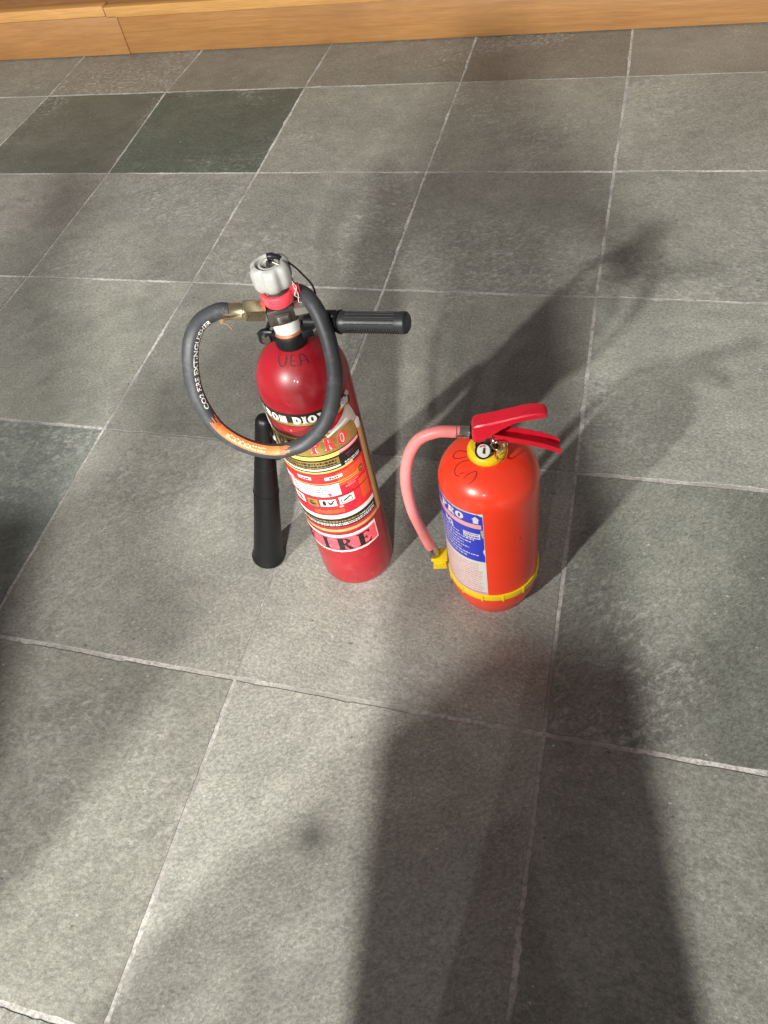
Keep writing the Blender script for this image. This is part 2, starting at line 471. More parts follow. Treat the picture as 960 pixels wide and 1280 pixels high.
# grid crossings as laid (the joints wander by a few millimetres); key = (column line, row line)
JIT = {(-1, 0): (-.016, .012), (0, 0): (.020, .010), (1, 0): (.009, .004), (2, 0): (-.009, .005), (3, 0): (-.002, .010),
       (0, 1): (-.010, 0), (1, 1): (-.004, .002), (2, 1): (-.005, .001), (3, 1): (.003, .001),
       (0, 2): (-.012, -.001), (1, 2): (-.003, -.002), (2, 2): (-.008, -.001), (3, 2): (.008, .001),
       (1, 3): (.003, .002), (3, 3): (.002, .001), (2, 4): (.001, .001), (3, 4): (0, -.001)}
rndt = random.Random(3)
def crossing(i, j):
    dx, dy = JIT.get((i, j), (rndt.uniform(-.006, .006), rndt.uniform(-.004, .004)))
    # the fit residual is (fit - photo); move towards the photographed joint
    return Vector((i * T - dx * .9, -j * T + dy * .0))
CR = {(i, j): crossing(i, j) for i in range(-7, 14) for j in range(-1, 19)}
GAPV = {(2, 3): .0004, (1, 0): .006, (2, 5): .001}     # vertical joint widths, keyed (line, row)
GAPH = {(3, 1): .0012, (3, 2): .0025, (0, 2): .003, (0, 3): .003}
def gv(i, j): return GAPV.get((i, j), .0058 if j > 2 else .0062) / 2
def gh(i, j): return GAPH.get((j, i), .0074 if j > 2 else .0066) / 2    # keyed (row line, column)
TINT = {(-1, 0): (.078, .084, .066), (0, 0): (.058, .076, .058), (1, 0): (.17, .165, .145), (2, 0): (.165, .155, .135), (3, 0): (.185, .18, .16),
        (-1, 1): (.165, .155, .14), (0, 1): (.165, .16, .145), (1, 1): (.16, .155, .14), (2, 1): (.155, .15, .135), (3, 1): (.17, .17, .15),
        (-1, 2): (.18, .175, .155), (0, 2): (.19, .19, .165), (1, 2): (.16, .155, .14), (2, 2): (.15, .145, .13), (3, 2): (.175, .18, .16),
        (0, 3): (.125, .145, .132), (1, 3): (.180, .175, .158), (2, 3): (.190, .185, .171), (3, 3): (.120, .124, .108),
        (1, 4): (.165, .16, .14), (2, 4): (.212, .208, .19), (3, 4): (.15, .15, .135),
        (1, -1): (.13, .12, .1), (2, -1): (.12, .105, .09), (3, -1): (.15, .135, .115), (0, -1): (.13, .12, .1), (-1, -1): (.13, .12, .1)}
rnd = random.Random(11)
for j in range(-1, 18):
    for i in range(-7, 13):
        near = -3 <= i <= 5 and j <= 7
        c00, c10, c11, c01 = CR[(i, j + 1)], CR[(i + 1, j + 1)], CR[(i + 1, j)], CR[(i, j)]   # near-left, near-right, far-right, far-left
        gl, gr_, gn, gf = gv(i, j), gv(i + 1, j), gh(i, j + 1), gh(i, j)
        q = [c00 + Vector((gl, gn)), c10 + Vector((-gr_, gn)), c11 + Vector((-gr_, -gf)), c01 + Vector((gl, -gf))]
        if j == -1:
            q[2].y = q[3].y = .42
        n = 44 if near else 1
        ring = []
        for k in range(4):
            a, b_ = q[k], q[(k + 1) % 4]
            d = (b_ - a); inn = Vector((-d.y, d.x)).normalized()
            chip = 0
            for s in range(n):
                chip = max(0, chip * .6 + (rnd.uniform(.0015, .004) if rnd.random() < .05 else 0))
                ring.append(a + d * (s / n) + inn * ((rnd.uniform(0, .0014) + chip) if near else 0))
        bm = bmesh.new()
        ctr = (q[0] + q[1] + q[2] + q[3]) / 4
        tilt = (rnd.uniform(-.0006, .0006), rnd.uniform(-.0006, .0006)) if near else (0, 0)
        top, low = [], []
        for p in ring:
            z = (p.x - ctr.x) * tilt[0] + (p.y - ctr.y) * tilt[1]
            pin = p + (ctr - p).normalized() * .0007
            top.append(bm.verts.new((pin.x - ctr.x, pin.y - ctr.y, z)))
            low.append(bm.verts.new((p.x - ctr.x, p.y - ctr.y, -.0035)))
        bm.faces.new(top)
        L = len(ring)
        for k in range(L): bm.faces.new((low[k], low[(k + 1) % L], top[(k + 1) % L], top[k]))
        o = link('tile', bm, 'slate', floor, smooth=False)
        o.location = (ctr.x, ctr.y, 0)
        t = TINT.get((i, j))
        if not t:
            g = rnd.uniform(.13, .19); t = (g, g * .98, g * .88)
        g = sum(t) / 3
        t = [g + .55 * (x_ - g) for x_ in t]
        o.color = (t[0] * 1.20, t[1] * 1.205, t[2] * 1.15, 1)

# joints packed with dirt instead of pale grout
for (i0, j0), (i1, j1), wd in (((2, 3), (2, 4), .0065), ((1, 3), (2, 3), .0065)):
    p0, p1 = CR[(i0, j0)], CR[(i1, j1)]; d = (p1 - p0).normalized(); n_ = Vector((-d.y, d.x)) * wd / 2
    bm = bmesh.new(); prev = None
    for k in range(13):
        p = p0.lerp(p1, .012 + .976 * k / 12); f = rnd.uniform(.6, 1.1)
        cur = (bm.verts.new((p.x + n_.x * f, p.y + n_.y * f, -.0010)), bm.verts.new((p.x - n_.x * f, p.y - n_.y * f, -.0010)))
        if prev: bm.faces.new((prev[0], prev[1], cur[1], cur[0]))
        prev = cur
    link('joint_dirt', bm, 'joint_dirt', floor, smooth=False)

# ------------------------------------------------------------------ wooden plinth along the far edge
pl = empty('wooden_plinth', (0, .36, 0), 'orange-brown wooden plinth with lighter top rail along the far floor edge', 'plinth')
def board(name, x0, x1, y0, y1, z0, z1, mat, bev=.0025):
    bm = bmesh.new()
    box(bm, ((x0 + x1) / 2, (y0 + y1) / 2 - .36, (z0 + z1) / 2), (x1 - x0, y1 - y0, z1 - z0), bev=bev)
    return link(name, bm, mat, pl, auto=30)
board('face_board', -3.4, -.3505, .353, .376, .004, .158, 'plinth_wood')
board('face_board', -.350, 4.6, .358, .378, .004, .150, 'plinth_wood')
board('top_rail', -3.4, -.40, .350, .40, .1595, .200, 'rail_wood')
board('top_rail', -.398, 4.6, .353, .40, .1515, .193, 'rail_wood')
board('base_shim', -3.4, 4.6, .366, .376, .0005, .0045, 'panel_wood', .0005)
board('back_panel', -3.4, 4.6, .402, .42, .10, .60, 'panel_wood')

# ================================================================== carbon dioxide extinguisher
EX = empty('carbon_dioxide_extinguisher', (1.370, -2.081, 0), 'tall crimson fire extinguisher with looped black hose, black horn and white hand wheel', 'fire extinguisher', 'fire extinguishers on the slate floor')
EX.scale = (1, 1, .992)
RC = .0755
ZD, BD = .528, .080
prof = [(0, .006), (.040, .005), (.058, .0015), (.066, .0), (.0715, .002), (.0745, .007), (RC, .014)]
prof += [(RC, z) for z in (.1, .2, .3, .4, .48)] + [(RC, ZD)]
prof += [(RC * math.cos(a), ZD + BD * math.sin(a)) for a in (R(x) for x in range(6, 76, 4))]
prof += [(.0205, .606), (.0205, .612), (0, .612)]
link('cylinder_body', lathe(prof, 96), 'crimson_paint', EX, auto=50)
def dome(az, z, off=.0004):
    r = RC if z < ZD else RC * math.sqrt(max(0, 1 - ((z - ZD) / BD) ** 2))
    n = Vector((math.cos(R(az)) * r / RC ** 2, math.sin(R(az)) * r / RC ** 2, max(0, z - ZD) / BD ** 2)).normalized()
    return Vector((r * math.cos(R(az)), r * math.sin(R(az)), z)) + n * off, n
# handwritten letters on the shoulder
U = [[(-113, .6005), (-106, .596), (-102, .5935), (-97, .5922), (-92, .5932), (-89, .5965), (-89, .601)]]
Ee = [[(-66, .6015), (-75, .6010), (-77.5, .5975), (-77, .5935), (-68, .5925)], [(-77, .5972), (-68, .5968)]]
A = [[(-58.5, .5915), (-56, .596), (-52.5, .6005), (-45, .5995), (-43, .595), (-43.5, .5905)], [(-56, .5955), (-44, .5945)]]
dots = [[(-82.8, .5925), (-82, .5930)], [(-63, .5922), (-62, .5930)], [(-37.5, .590), (-37, .5907)]]
strokes = []
for s in U + Ee + A + dots:
    s3 = catmull([(a, z, 0) for a, z in s], 5) if len(s) > 2 else [Vector((a, z, 0)) for a, z in s]
    pn = [dome(p.x, p.y) for p in s3]
    strokes.append(ribbon([p for p, _ in pn], [n for _, n in pn], .0017))
link('handwritten_letters', merge(strokes), 'marker_ink', EX)
# scuffs on the shoulder
sc = []
for az, z, l in ((-64, .5625, 6), (-70, .568, 2.5), (-100, .557, 2), (-88, .545, 1.6), (-40, .55, 2)):
    pn = [dome(az + k * l / 4, z + .0007 * math.sin(k * 1.7)) for k in range(5)]
    sc.append(ribbon([p for p, _ in pn], [n for _, n in pn], .0013))
for b_ in sc: link('paint_scuff', b_, 'marker_ink_faded', EX)

# chipped and rubbed spots in the paint
rk = random.Random(23)
for az, z in ((-34, .112), (-60, .062), (-92, .070), (-48, .030), (-74, .024), (-110, .104), (-22, .30), (-16, .155), (-96, .482), (-30, .5415)):
    k0 = rk.uniform(.0008, .0026); pts = []
    for q in range(7):
        t_ = 2 * PI * q / 7; pts.append((az + k0 * rk.uniform(.5, 1.3) * math.cos(t_) / RC * 57.3, z + k0 * rk.uniform(.5, 1.6) * math.sin(t_)))
    link('paint_chip', surf_patch(RC, .0004, pts), rk.choice(['adhesive_residue', 'marker_ink_faded', 'paint_scratch']), EX)
# --- neck and valve
link('neck_collar', lathe([(.018, .600), (.0245, .602), (.0255, .606), (.0255, .622), (.0235, .626), (.018, .627)], 48), 'black_plastic', EX, auto=40)
link('copper_seat', lathe([(.016, .624), (.0228, .6262), (.0238, .629), (.0225, .632), (.016, .633)], 48), 'copper_rim', EX, auto=40)
link('white_band', lathe([(.016, .630), (.0212, .6315), (.0205, .650), (.016, .6505)], 48), 'white_paper', EX, auto=40)
VA = -61.0
fx = Vector((math.cos(R(VA + 90)), math.sin(R(VA + 90)), 0))      # to the right
fn_ = Vector((math.cos(R(VA)), math.sin(R(VA)), 0))              # towards the viewer
V3 = lambda a, b_, z: fx * a + fn_ * b_ + Vector((0, 0, z))
FR = frame_from(fx)
bm = bmesh.new()
box(bm, V3(-.003, .0, .6645), (.043, .036, .029), FR, .004)
rod(bm, (0, 0, .676), (0, 0, .709), .0195, .0185, 40)
vb = link('valve_body', bm, 'valve_bronze', EX, auto=40)
bm = bmesh.new(); box(bm, V3(-.003, .0185, .662), (.023, .004, .019), FR, .0015)
link('valve_plate', bm, 'valve_bronze', EX, auto=40)
bm = bmesh.new(); box(bm, V3(-.003, .0207, .6615), (.0165, .0012, .0125), FR, .0005)
link('makers_stamp', bm, 'steel', EX, auto=40)
rr = link('tamper_ring', lathe([(.0190, .6815), (.0222, .682), (.0232, .686), (.0238, .698), (.0228, .700), (.0190, .7005)], 48), 'ring_red', EX, auto=40)
bm = bmesh.new(); box(bm, V3(.0235, .005, .7015), (.010, .012, .026), FR @ Matrix.Rotation(R(-8), 4, 'Y'), .003)
box(bm, V3(.029, .002, .694), (.008, .009, .016), FR, .0025)
link('ring_tab', bm, 'ring_red', rr, auto=40)
# hand wheel: scalloped white knob
def flute(a, r, z):
    k = 1.0 if r > .020 else 0.0
    return r * (1 - k * .135 * (.5 + .5 * math.cos(6 * (a - .35))) ** 2.2)
hw = link('hand_wheel', lathe([(.0150, .7075), (.0205, .7075), (.0262, .711), (.0290, .716), (.0298, .724), (.0296, .735), (.0285, .7405), (.0262, .7445), (.0232, .7462), (.0195, .7468),
                               (.0180, .7458), (.0172, .7425), (.0158, .7418), (.0145, .7442), (.0118, .7446), (.0108, .7420), (.0085, .7395), (0, .7395)], 96, flute), 'white_plastic', EX, auto=35)
link('wheel_recess', lathe([(.0171, .7422), (.0160, .7426), (.0148, .7424)], 40), 'wheel_recess', hw)
link('wheel_recess', lathe([(.0108, .7418), (.0090, .7402), (0, .7402)], 40), 'wheel_recess', hw)
bm = bmesh.new(); rod(bm, V3(.002, 0, .739), V3(.002, 0, .7465), .0062, .0055, 6)
link('wheel_screw', bm, 'steel', hw, auto=30)
bm = bmesh.new(); rod(bm, (0, 0, .7005), (0, 0, .7085), .0182, .0178, 40)
link('wheel_collar', bm, 'steel', hw, auto=40)
# black retaining strap
bm = bmesh.new()
tube(bm, catmull([V3(.004, -.004, .7500), V3(.016, -.002, .7475), V3(.032, -.001, .7300), V3(.044, 0, .7080), V3(.0515, .001, .690), V3(.052, .002, .672), V3(.046, .004, .652), V3(.041, .010, .640)], 8), .00145, 8)
st = link('retaining_strap', bm, 'black_plastic', EX)
bm = bmesh.new(); tube(bm, [V3(.001, -.005, .7515), V3(.007, -.004, .7515), V3(.014, -.003, .7488), V3(.020, -.002, .7435)], lambda t: .0052 - .0025 * t, 12)
link('strap_plug', bm, 'black_plastic', st)
# thin sealing wire
bm = bmesh.new()
tube(bm, catmull([V3(.006, .004, .747), V3(.016, .012, .742), V3(.024, .014, .722), V3(.025, .016, .706), V3(.028, .015, .694), V3(.026, .017, .681), V3(.034, .014, .676), V3(.036, .013, .662)], 8), .0006, 6)
tube(bm, catmull([V3(.024, .014, .716), V3(.028, .015, .705), V3(.023, .018, .695), V3(.029, .016, .687)], 8), .0006, 6)
link('sealing_wire', bm, 'white_paper', EX)
# relief valve on the right of the body
bm = bmesh.new(); rod(bm, V3(.018, .008, .667), V3(.037, .012, .668), .0125, .0120, 6); rod(bm, V3(.037, .012, .668), V3(.041, .012, .668), .0085, .008, 16)
link('relief_valve', bm, 'steel', EX, auto=30)
bm = bmesh.new(); box(bm, V3(.030, -.004, .647), (.026, .024, .014), FR, .003)
link('valve_boss', bm, 'valve_bronze', EX, auto=40)
# clamp ring ears with bolts
for a, b_, z, rad in ((-.0365, .006, .6285, .0105), (.0395, .026, .6320, .0095)):
    bm = bmesh.new(); sgn = -1 if a < 0 else 1
    box(bm, V3(a - sgn * .010, b_ - .003 - (.010 if a > 0 else 0), z - .003), (.026, .012 + (.016 if a > 0 else 0), .015), FR, .003)
    rod(bm, V3(a, b_ - .009, z), V3(a, b_ + .003, z), rad, rad, 24)
    ear = link('clamp_ear', bm, 'black_plastic', EX, auto=40)
    bm = bmesh.new(); rod(bm, V3(a, b_ + .003, z), V3(a, b_ + .008, z), rad * .66, rad * .58, 12 if a < 0 else 6)
    link('bolt', bm, 'steel', ear, auto=30)
bm = bmesh.new(); rod(bm, V3(-.030, -.006, .634), V3(-.024, .004, .650), .0035, .0035, 10); tube(bm, catmull([V3(-.045, .0, .634), V3(-.036, .008, .641), V3(-.025, .012, .640)], 6), .003, 8)
link('clamp_lug', bm, 'black_plastic', EX, auto=40)
# carrying handle pointing right
H0, H1 = Vector((.030, .004, .640)), Vector((.192, -.010, .659))
hd = (H1 - H0).normalized()
bm = bmesh.new()
tube(bm, catmull([H0, H0 + hd * .025, H0 + hd * .045, H0 + hd * .058], 5), lambda t: .0095 + .0085 * max(0, t - .35) / .65, 16)
box(bm, H0 + hd * .043 + Vector((0, 0, .012)), (.022, .016, .012), frame_from(hd), .004)
ha = link('carry_handle', bm, 'black_plastic', EX, auto=45)
bm = bmesh.new()
L0 = (H1 - H0).length
tube(bm, [H0 + hd * s for s in (.056, .060, .064, .068, L0 - .014, L0 - .008, L0 - .003, L0)], lambda t: [.0148, .0160, .0160, .0154, .0154, .0162, .0155, .0120][round(t * 7)], 28)
gp = link('grip', bm, 'grip_rubber', ha, auto=35)
hs = hd.cross(Vector((0, 0, 1))).normalized(); hu = hs.cross(hd)
bm = bmesh.new()
for k in range(22):
    ang = R(-60 + 0); p = H0 + hd * (.071 + k * .0038)
    for a0 in (-16, ):
        dirv = (hs * math.cos(R(a0)) + hu * math.sin(R(a0)))
        box(bm, p + dirv * .0154, (.0019, .0018, .010), frame_from(hd, hu * math.cos(R(a0)) - hs * math.sin(R(a0))), .0004, 1)
for a0 in (28, 48, 68, 88, 108):
    dirv = hs * math.cos(R(a0)) + hu * math.sin(R(a0))
    rod(bm, H0 + hd * .069 + dirv * .0153, H0 + hd * (L0 - .017) + dirv * .0153, .0011, .0011, 8)
link('grip_ribs', bm, 'grip_rubber', gp, auto=35)

# --- outlet, hose and horn
O0, O1, O2 = V3(-.0255, .002, .6735), V3(-.052, .002, .6815), V3(-.0885, .002, .6935)
od = (O1 - O0).normalized()
bm = bmesh.new(); rod(bm, O0, O0 + od * .028, .0165, .0165, 6); rod(bm, O0 + od * .028, O0 + od * .031, .0165, .0140, 6)
link('hex_nut', bm, 'brass', EX, smooth=False)
bm = bmesh.new(); tube(bm, [O0 + od * s for s in (.030, .033, .034, .036, .058, .060)], lambda t: [.0110, .0110, .0128, .0122, .0122, .0132][round(t * 5)], 24)
link('hose_ferrule', bm, 'brass', EX, auto=40)
HP = [O2 - od * .014, O2, (-.094, -.062, .692), (-.104, -.081, .683), (-.110, -.101, .660), (-.113, -.119, .619), (-.105, -.132, .581), (-.087, -.139, .541), (-.053, -.137, .508), (-.013, -.126, .489),
      (.027, -.107, .491), (.057, -.089, .515), (.073, -.071, .546), (.081, -.052, .589), (.076, -.032, .632), (.062, -.011, .663), (.044, .007, .678), (.021, .029, .673), (-.005, .049, .655),
      (-.020, .075, .61), (-.030, .090, .55), (-.042, .088, .48), (-.058, .062, .425), (-.080, .022, .398), (-.094, .006, .388)]
path = catmull(HP, 10)
HR = .0119
bm = bmesh.new(); tube(bm, path, HR, 24)
hose = link('hose', bm, 'hose_rubber', EX)
cum = [0]
for a, b_ in zip(path, path[1:]): cum.append(cum[-1] + (b_ - a).length)
Fh = frames(path)
def on_hose(s0, ang, off):
    """x along the hose from s0, y around it, centred at an angle from the inside of the bend"""
    def fn(x, y):
        s = min(max(s0 + x, 0), cum[-1] - 1e-5)
        i = max(k for k in range(len(cum)) if cum[k] <= s)
        f = (s - cum[i]) / (cum[i + 1] - cum[i])
        p = path[i].lerp(path[i + 1], f); t = (path[i + 1] - path[i]).normalized()
        ctr_ = V3(0.0, .10, .585)                   # centre of the loop
        inn = (ctr_ - p); inn = (inn - t * inn.dot(t)).normalized()
        out = inn.cross(t); 
        if out.dot(Vector((.34, -.62, .70))) < 0: out = -out
        a = R(ang) - y / HR
        return p + (inn * math.cos(a) + out * math.sin(a)) * (HR + off)
    return fn
# lettering runs down the inner side of the loop
bm = font_text('CO2 FIRE EXTINGUISHER', .0100, .00022, 1.0, 'LEFT')
W = max(v_.co.x for v_ in bm.verts)
k = .148 / W
for v_ in bm.verts: v_.co = Vector((-v_.co.x * k, -(v_.co.y - .0036), 0))
link('hose_lettering', wrap(bm, on_hose(.180, 38, .0003), .003), 'white_paper', hose)
def strip(fn, x0, x1, y0, y1, n=40, taper=0.0):
    bm = bmesh.new(); rnd_ = random.Random(5); prev = None
    for k in range(n + 1):
        x = x0 + (x1 - x0) * k / n
        cur = [bm.verts.new((x, y0 + (y1 - y0) * q / 4, 0)) for q in range(5)]
        if prev:
            for q in range(4): bm.faces.new((prev[q], cur[q], cur[q + 1], prev[q + 1]))
        prev = cur
    for v_ in bm.verts: v_.co = fn(v_.co.x, v_.co.y)
    return bm
of = on_hose(0, 46, .0003)
parts_ = [strip(of, .214, .322, -.0072, .0072, 44)]
rn = random.Random(9)
for side, x_ in ((-1, .214), (1, .322)):
    for q in range(7):
        y_ = -.0072 + q * .00206
        parts_.append(strip(of, *sorted((x_, x_ + side * rn.uniform(.008, .022))), y_, y_ + .0013, 6))
ob = link('orange_stripe', merge(parts_), 'orange_print', hose)
bm = text_lines([(.232, .300, -.0044, .0078)], 4, .0016, .0034, .0013)
link('stripe_print', wrap(bm, on_hose(0, 46, .0006), .003), 'cream_print', ob)
# small tag hanging under the ferrule
bm = bmesh.new(); box(bm, O2 + Vector((.002, -.004, -.015)), (.006, .002, .008), FR, .0007); tube(bm, catmull([O2 + Vector((.004, -.004, -.018)), O2 + Vector((.010, -.003, -.022)), O2 + Vector((.014, -.004, -.030))], 5), .0008, 6)
link('wire_tag', bm, 'brown_tag', EX)
# horn leaning against the cylinder, wide end on the floor
HB, HT = Vector((-.1945, -.0365, .0)), Vector((-.0985, .004, .424))
hdv = (HT - HB); hl = hdv.length; hdn = hdv.normalized()
HBc = HB + Vector((0, 0, .0085)) 
hm = axis_mat(HBc, hdn)
horn_prof = [(.0, .004), (.028, .003), (.0325, .0), (.0352, .0015), (.0358, .006), (.0338, .012), (.0322, .020), (.0305, .04), (.0282, .10), (.0262, .16), (.0246, .22), (.0245, .2205), (.0246, .2235),
             (.0222, .27), (.0203, .31), (.0201, .312), (.0196, .316), (.0178, .36), (.0168, .385), (.0162, .402), (.0152, .415), (.0120, .4215), (.0070, .4245), (.0, .4255)]
horn = link('discharge_horn', lathe(horn_prof, 48, None, hm), 'horn_plastic', EX, auto=35)
bm = lathe([(.0185, .300), (.0212, .3005), (.0211, .3025), (.0185, .303)], 48, None, hm)
link('horn_seam', bm, 'black_plastic', horn, auto=30)
bm = lathe([(.0225, .2205), (.0256, .221), (.0256, .223), (.0225, .2235)], 48, None, hm)
link('horn_seam', bm, 'black_plastic', horn, auto=30)
bm = bmesh.new(); box(bm, HBc + hdn * .355 + V3(.014, .006, 0), (.014, .012, .085), frame_from(fx, hdn), .003)
link('horn_clip', bm, 'black_plastic', horn, auto=40)
bm = bmesh.new(); rod(bm, HBc + hdn * .375 + V3(.018, .012, 0), HBc + hdn * .375 + V3(.026, .014, .004), .006, .005, 14)
link('clip_screw', bm, 'white_plastic', horn, auto=40)

# --- printed labels of the carbon dioxide extinguisher
def cpatch(name, parent, mat, az0, az1, z0, z1, off, wob=0.0, seed=1):
    return link(name, patch(RC, off, az0, az1, z0, z1, wob, seed), mat, parent)
tl = cpatch('title_strip', EX, 'black_print', -152, -8, .4915, .5205, .0003, .0003)
cpatch('gold_stripe', tl, 'gold_foil', -150, -12, .4935, .5010, .0005, .0002)
bm = serif_text('CARBON DIOXIDE', 0, 0, .0165, .0125, .0012, .36, .2)
xs = [v_.co.x for v_ in bm.verts]; wdt = max(xs)
k = RC * R(150) / wdt
for v_ in bm.verts: v_.co.x = v_.co.x * k; v_.co.y += .4985
link('title_lettering', wrap(bm, on_cyl(RC, .0007, -167), .004), 'white_paper', tl)
cpatch('worn_patch', tl, 'adhesive_residue', -22, -12, .499, .511, .0009, .002, 5)
lb = cpatch('main_label', EX, 'label_red', -160, -6, .196, .4680, .0003, .0004, 3)
def lp(name, mat, az0, az1, z0, z1, off=.0006, wob=0.0, seed=1): return cpatch(name, lb, mat, az0, az1, z0, z1, off, wob, seed)
lp('gold_panel', 'gold_foil', -159, -10, .4175, .4660, .0005)
lp('border_stripe', 'yellow_print', -159, -54, .4610, .4650, .0008)
lp('border_stripe', 'black_print', -159, -54, .4585, .4608, .0008)
lp('border_stripe', 'black_print', -159, -8, .4170, .4192, .0008)
lp('border_stripe', 'yellow_print', -159, -46, .4075, .4170, .0008)
lp('border_stripe', 'pale_pink', -46, -12, .4100, .4170, .0008)
lp('border_stripe', 'black_print', -159, -8, .4050, .4078, .0009)
lp('black_panel', 'black_print', -159, -10, .3720, .4055, .0006)
lp('gold_panel', 'gold_foil', -159, -48, .3870, .4035, .0008)
lp('border_stripe', 'white_paper', -159, -48, .3800, .3845, .0008)
lp('border_stripe', 'yellow_print', -159, -30, .3725, .3765, .0008)
link('warning_text', wrap(text_lines([(R(-150) * RC, R(-52) * RC, .396, .005), (R(-150) * RC, R(-52) * RC, .3892, .0045)], 21, .002, .006, .0012), on_cyl(RC, .001, 0)), 'black_print', lb)
link('logo_print', wrap(text_lines([(R(-38) * RC, R(-20) * RC, .398, .004), (R(-36) * RC, R(-18) * RC, .3925, .003)], 3, .0015, .004, .001), on_cyl(RC, .001, 0)), 'steel', lb)
link('logo_print', wrap(text_lines([(R(-42) * RC, R(-16) * RC, .382, .0028), (R(-42) * RC, R(-16) * RC, .3775, .0028)], 5, .0015, .005, .001), on_cyl(RC, .001, 0)), 'white_paper', lb)
# the big outlined word
for tk_, mat_, off_, gr in ((.30, 'white_paper', .0009, .0009), (.26, 'red_letter', .0012, 0)):
    bm = serif_text('PRO', 0, 0, .030, .0185, .0048, .30, .13)
    if gr:
        bm.free(); bm = serif_text('PRO', 0, 0, .030, .0185, .0048, .36, .20)
    for v_ in bm.verts: v_.co.y += .4255; v_.co.x += RC * R(-79)
    link('brand_lettering', wrap(bm, on_cyl(RC, off_, 0), .004), mat_, lb)
bm = serif_text('FIRE', 0, 0, .030, .0185, .0048, .30, .13)
for v_ in bm.verts: v_.co.y += .4255; v_.co.x += RC * R(-155)
link('brand_lettering', wrap(bm, on_cyl(RC, .0012, 0), .004), 'black_print', lb)
# torn white paper at the upper right corner
link('torn_paper', surf_patch(RC, .0016, [(-54, .470), (-46, .4705), (-38, .476), (-28, .486), (-20, .498), (-14, .494), (-8, .470), (-5, .452), (-12, .450), (-18, .462), (-30, .4625), (-48, .462)]), 'adhesive_residue', lb)
link('torn_paper', surf_patch(RC, .0020, [(-56, .4605), (-40, .4705), (-24, .475), (-22, .4700), (-38, .4650), (-54, .4565)]), 'white_paper', lb)
link('torn_paper', surf_patch(RC, .0020, [(-12, .448), (-4, .452), (1, .440), (-2, .424), (-10, .430)]), 'white_paper', lb)
link('torn_paper', surf_patch(RC, .0012, [(-18, .520), (-12, .524), (-7, .512), (-10, .508)]), 'adhesive_residue', tl)
link('torn_paper', surf_patch(RC, .0014, [(-146, .490), (-136, .492), (-130, .470), (-134, .462), (-144, .468)]), 'white_paper', lb)
link('border_stripe', patch(RC, .0018, -9, 3, .197, .432, .0002), 'gold_trim', lb)
link('border_stripe', patch(RC, .0021, -1, 0.5, .200, .428, .0002), 'gold_foil', lb)
# red middle part with text boxes
lp('orange_panel', 'label_orange', -58, -14, .330, .366, .0005)
for z in (.3635, .3565, .3430, .3380):
    lp('rule_line', 'label_orange' if z > .35 else 'yellow_print', -158, -16, z, z + .0012, .0008)
lp('text_box', 'white_paper', -112, -92, .3545, .3630, .0009); lp('text_box', 'white_paper', -74, -50, .3530, .3610, .0009)
for a0, a1, z_ in ((-108, -96, .3565), (-68, -56, .355)):
    link('box_print', wrap(text_lines([(R(a0) * RC, R(a1) * RC, z_, .0042)], int(-a0), .0018, .004, .0008), on_cyl(RC, .0013, 0)), 'black_print', lb)
lp('text_box', 'white_paper', -158, -124, .3080, .3480, .0009, .0004)
lp('text_box', 'white_paper', -122, -58, .3075, .3400, .0009, .0006)
link('box_print', wrap(text_lines([(R(-112) * RC, R(-70) * RC, z, .0028) for z in (.3325, .3265)] + [(R(-108) * RC, R(-80) * RC, .3200, .0026), (R(-84) * RC, R(-70) * RC, .3140, .0026)], 12, .0015, .005, .0022), on_cyl(RC, .0012, 0)), 'black_print', lb)
link('box_print', surf_patch(RC, .0012, [(-104, .3085), (-95, .309), (-96, .316), (-101, .319), (-105, .314)]), 'pale_pink', lb)
link('box_print', surf_patch(RC, .0012, [(-75, .3085), (-71, .3085), (-71, .318), (-75, .318)]), 'label_pink', lb)
link('box_print', surf_patch(RC, .0012, [(-140, .312), (-133, .314), (-131, .336), (-136, .340), (-141, .326)]), 'label_pink', lb)
link('box_print', wrap(text_lines([(R(-46) * RC, R(-28) * RC, .3280, .002), (R(-50) * RC, R(-34) * RC, .3220, .0028)], 13, .0012, .004, .001), on_cyl(RC, .001, 0)), 'pale_pink', lb)
bm = bmesh.new(); arc_band(bm, RC * R(-21), .342, .0058, .0085, .0042, .0068, 0, 360, 24); arc_band(bm, RC * R(-21), .342, .0028, .004, .0016, .0026, 20, 320, 16)
link('round_mark', wrap(bm, on_cyl(RC, .001, 0)), 'black_print', lb)
lp('rule_line', 'crimson_paint', -158, -14, .3030, .3052, .0009)
# pictogram boxes
def picto(az0, az1, z0, z1, mat='white_paper'):
    return lp('pictogram', mat, az0, az1, z0, z1, .0009)
picto(-134, -115, .2775, .3000); picto(-110, -94, .2765, .2985, 'gold_foil'); picto(-91, -68, .2790, .2985); picto(-64, -42, .2800, .3010)
pk = bmesh.new()
def seg_line(bm, a0, z0, a1, z1, wd):
    x0, x1 = RC * R(a0), RC * R(a1); d = Vector((x1 - x0, z1 - z0)).normalized(); n = Vector((-d.y, d.x)) * wd * .8
    poly(bm, [(x0 + n.x, z0 + n.y), (x1 + n.x, z1 + n.y), (x1 - n.x, z1 - n.y), (x0 - n.x, z0 - n.y)])
rect(pk, RC * R(-87), .2825, RC * R(-82.5), .2945); rect(pk, RC * R(-86), .2945, RC * R(-83.5), .2965)
seg_line(pk, -79, .2925, -76.5, .284, .002); seg_line(pk, -77, .284, -71, .2955, .0018); seg_line(pk, -78, .288, -71.5, .286, .0015)
seg_line(pk, -58, .2885, -47, .2965, .0022); seg_line(pk, -61, .2835, -47, .2835, .0007); seg_line(pk, -61, .2975, -61, .2835, .0007); seg_line(pk, -46, .2955, -46, .2835, .0007); seg_line(pk, -60, .2975, -54, .2975, .0007)
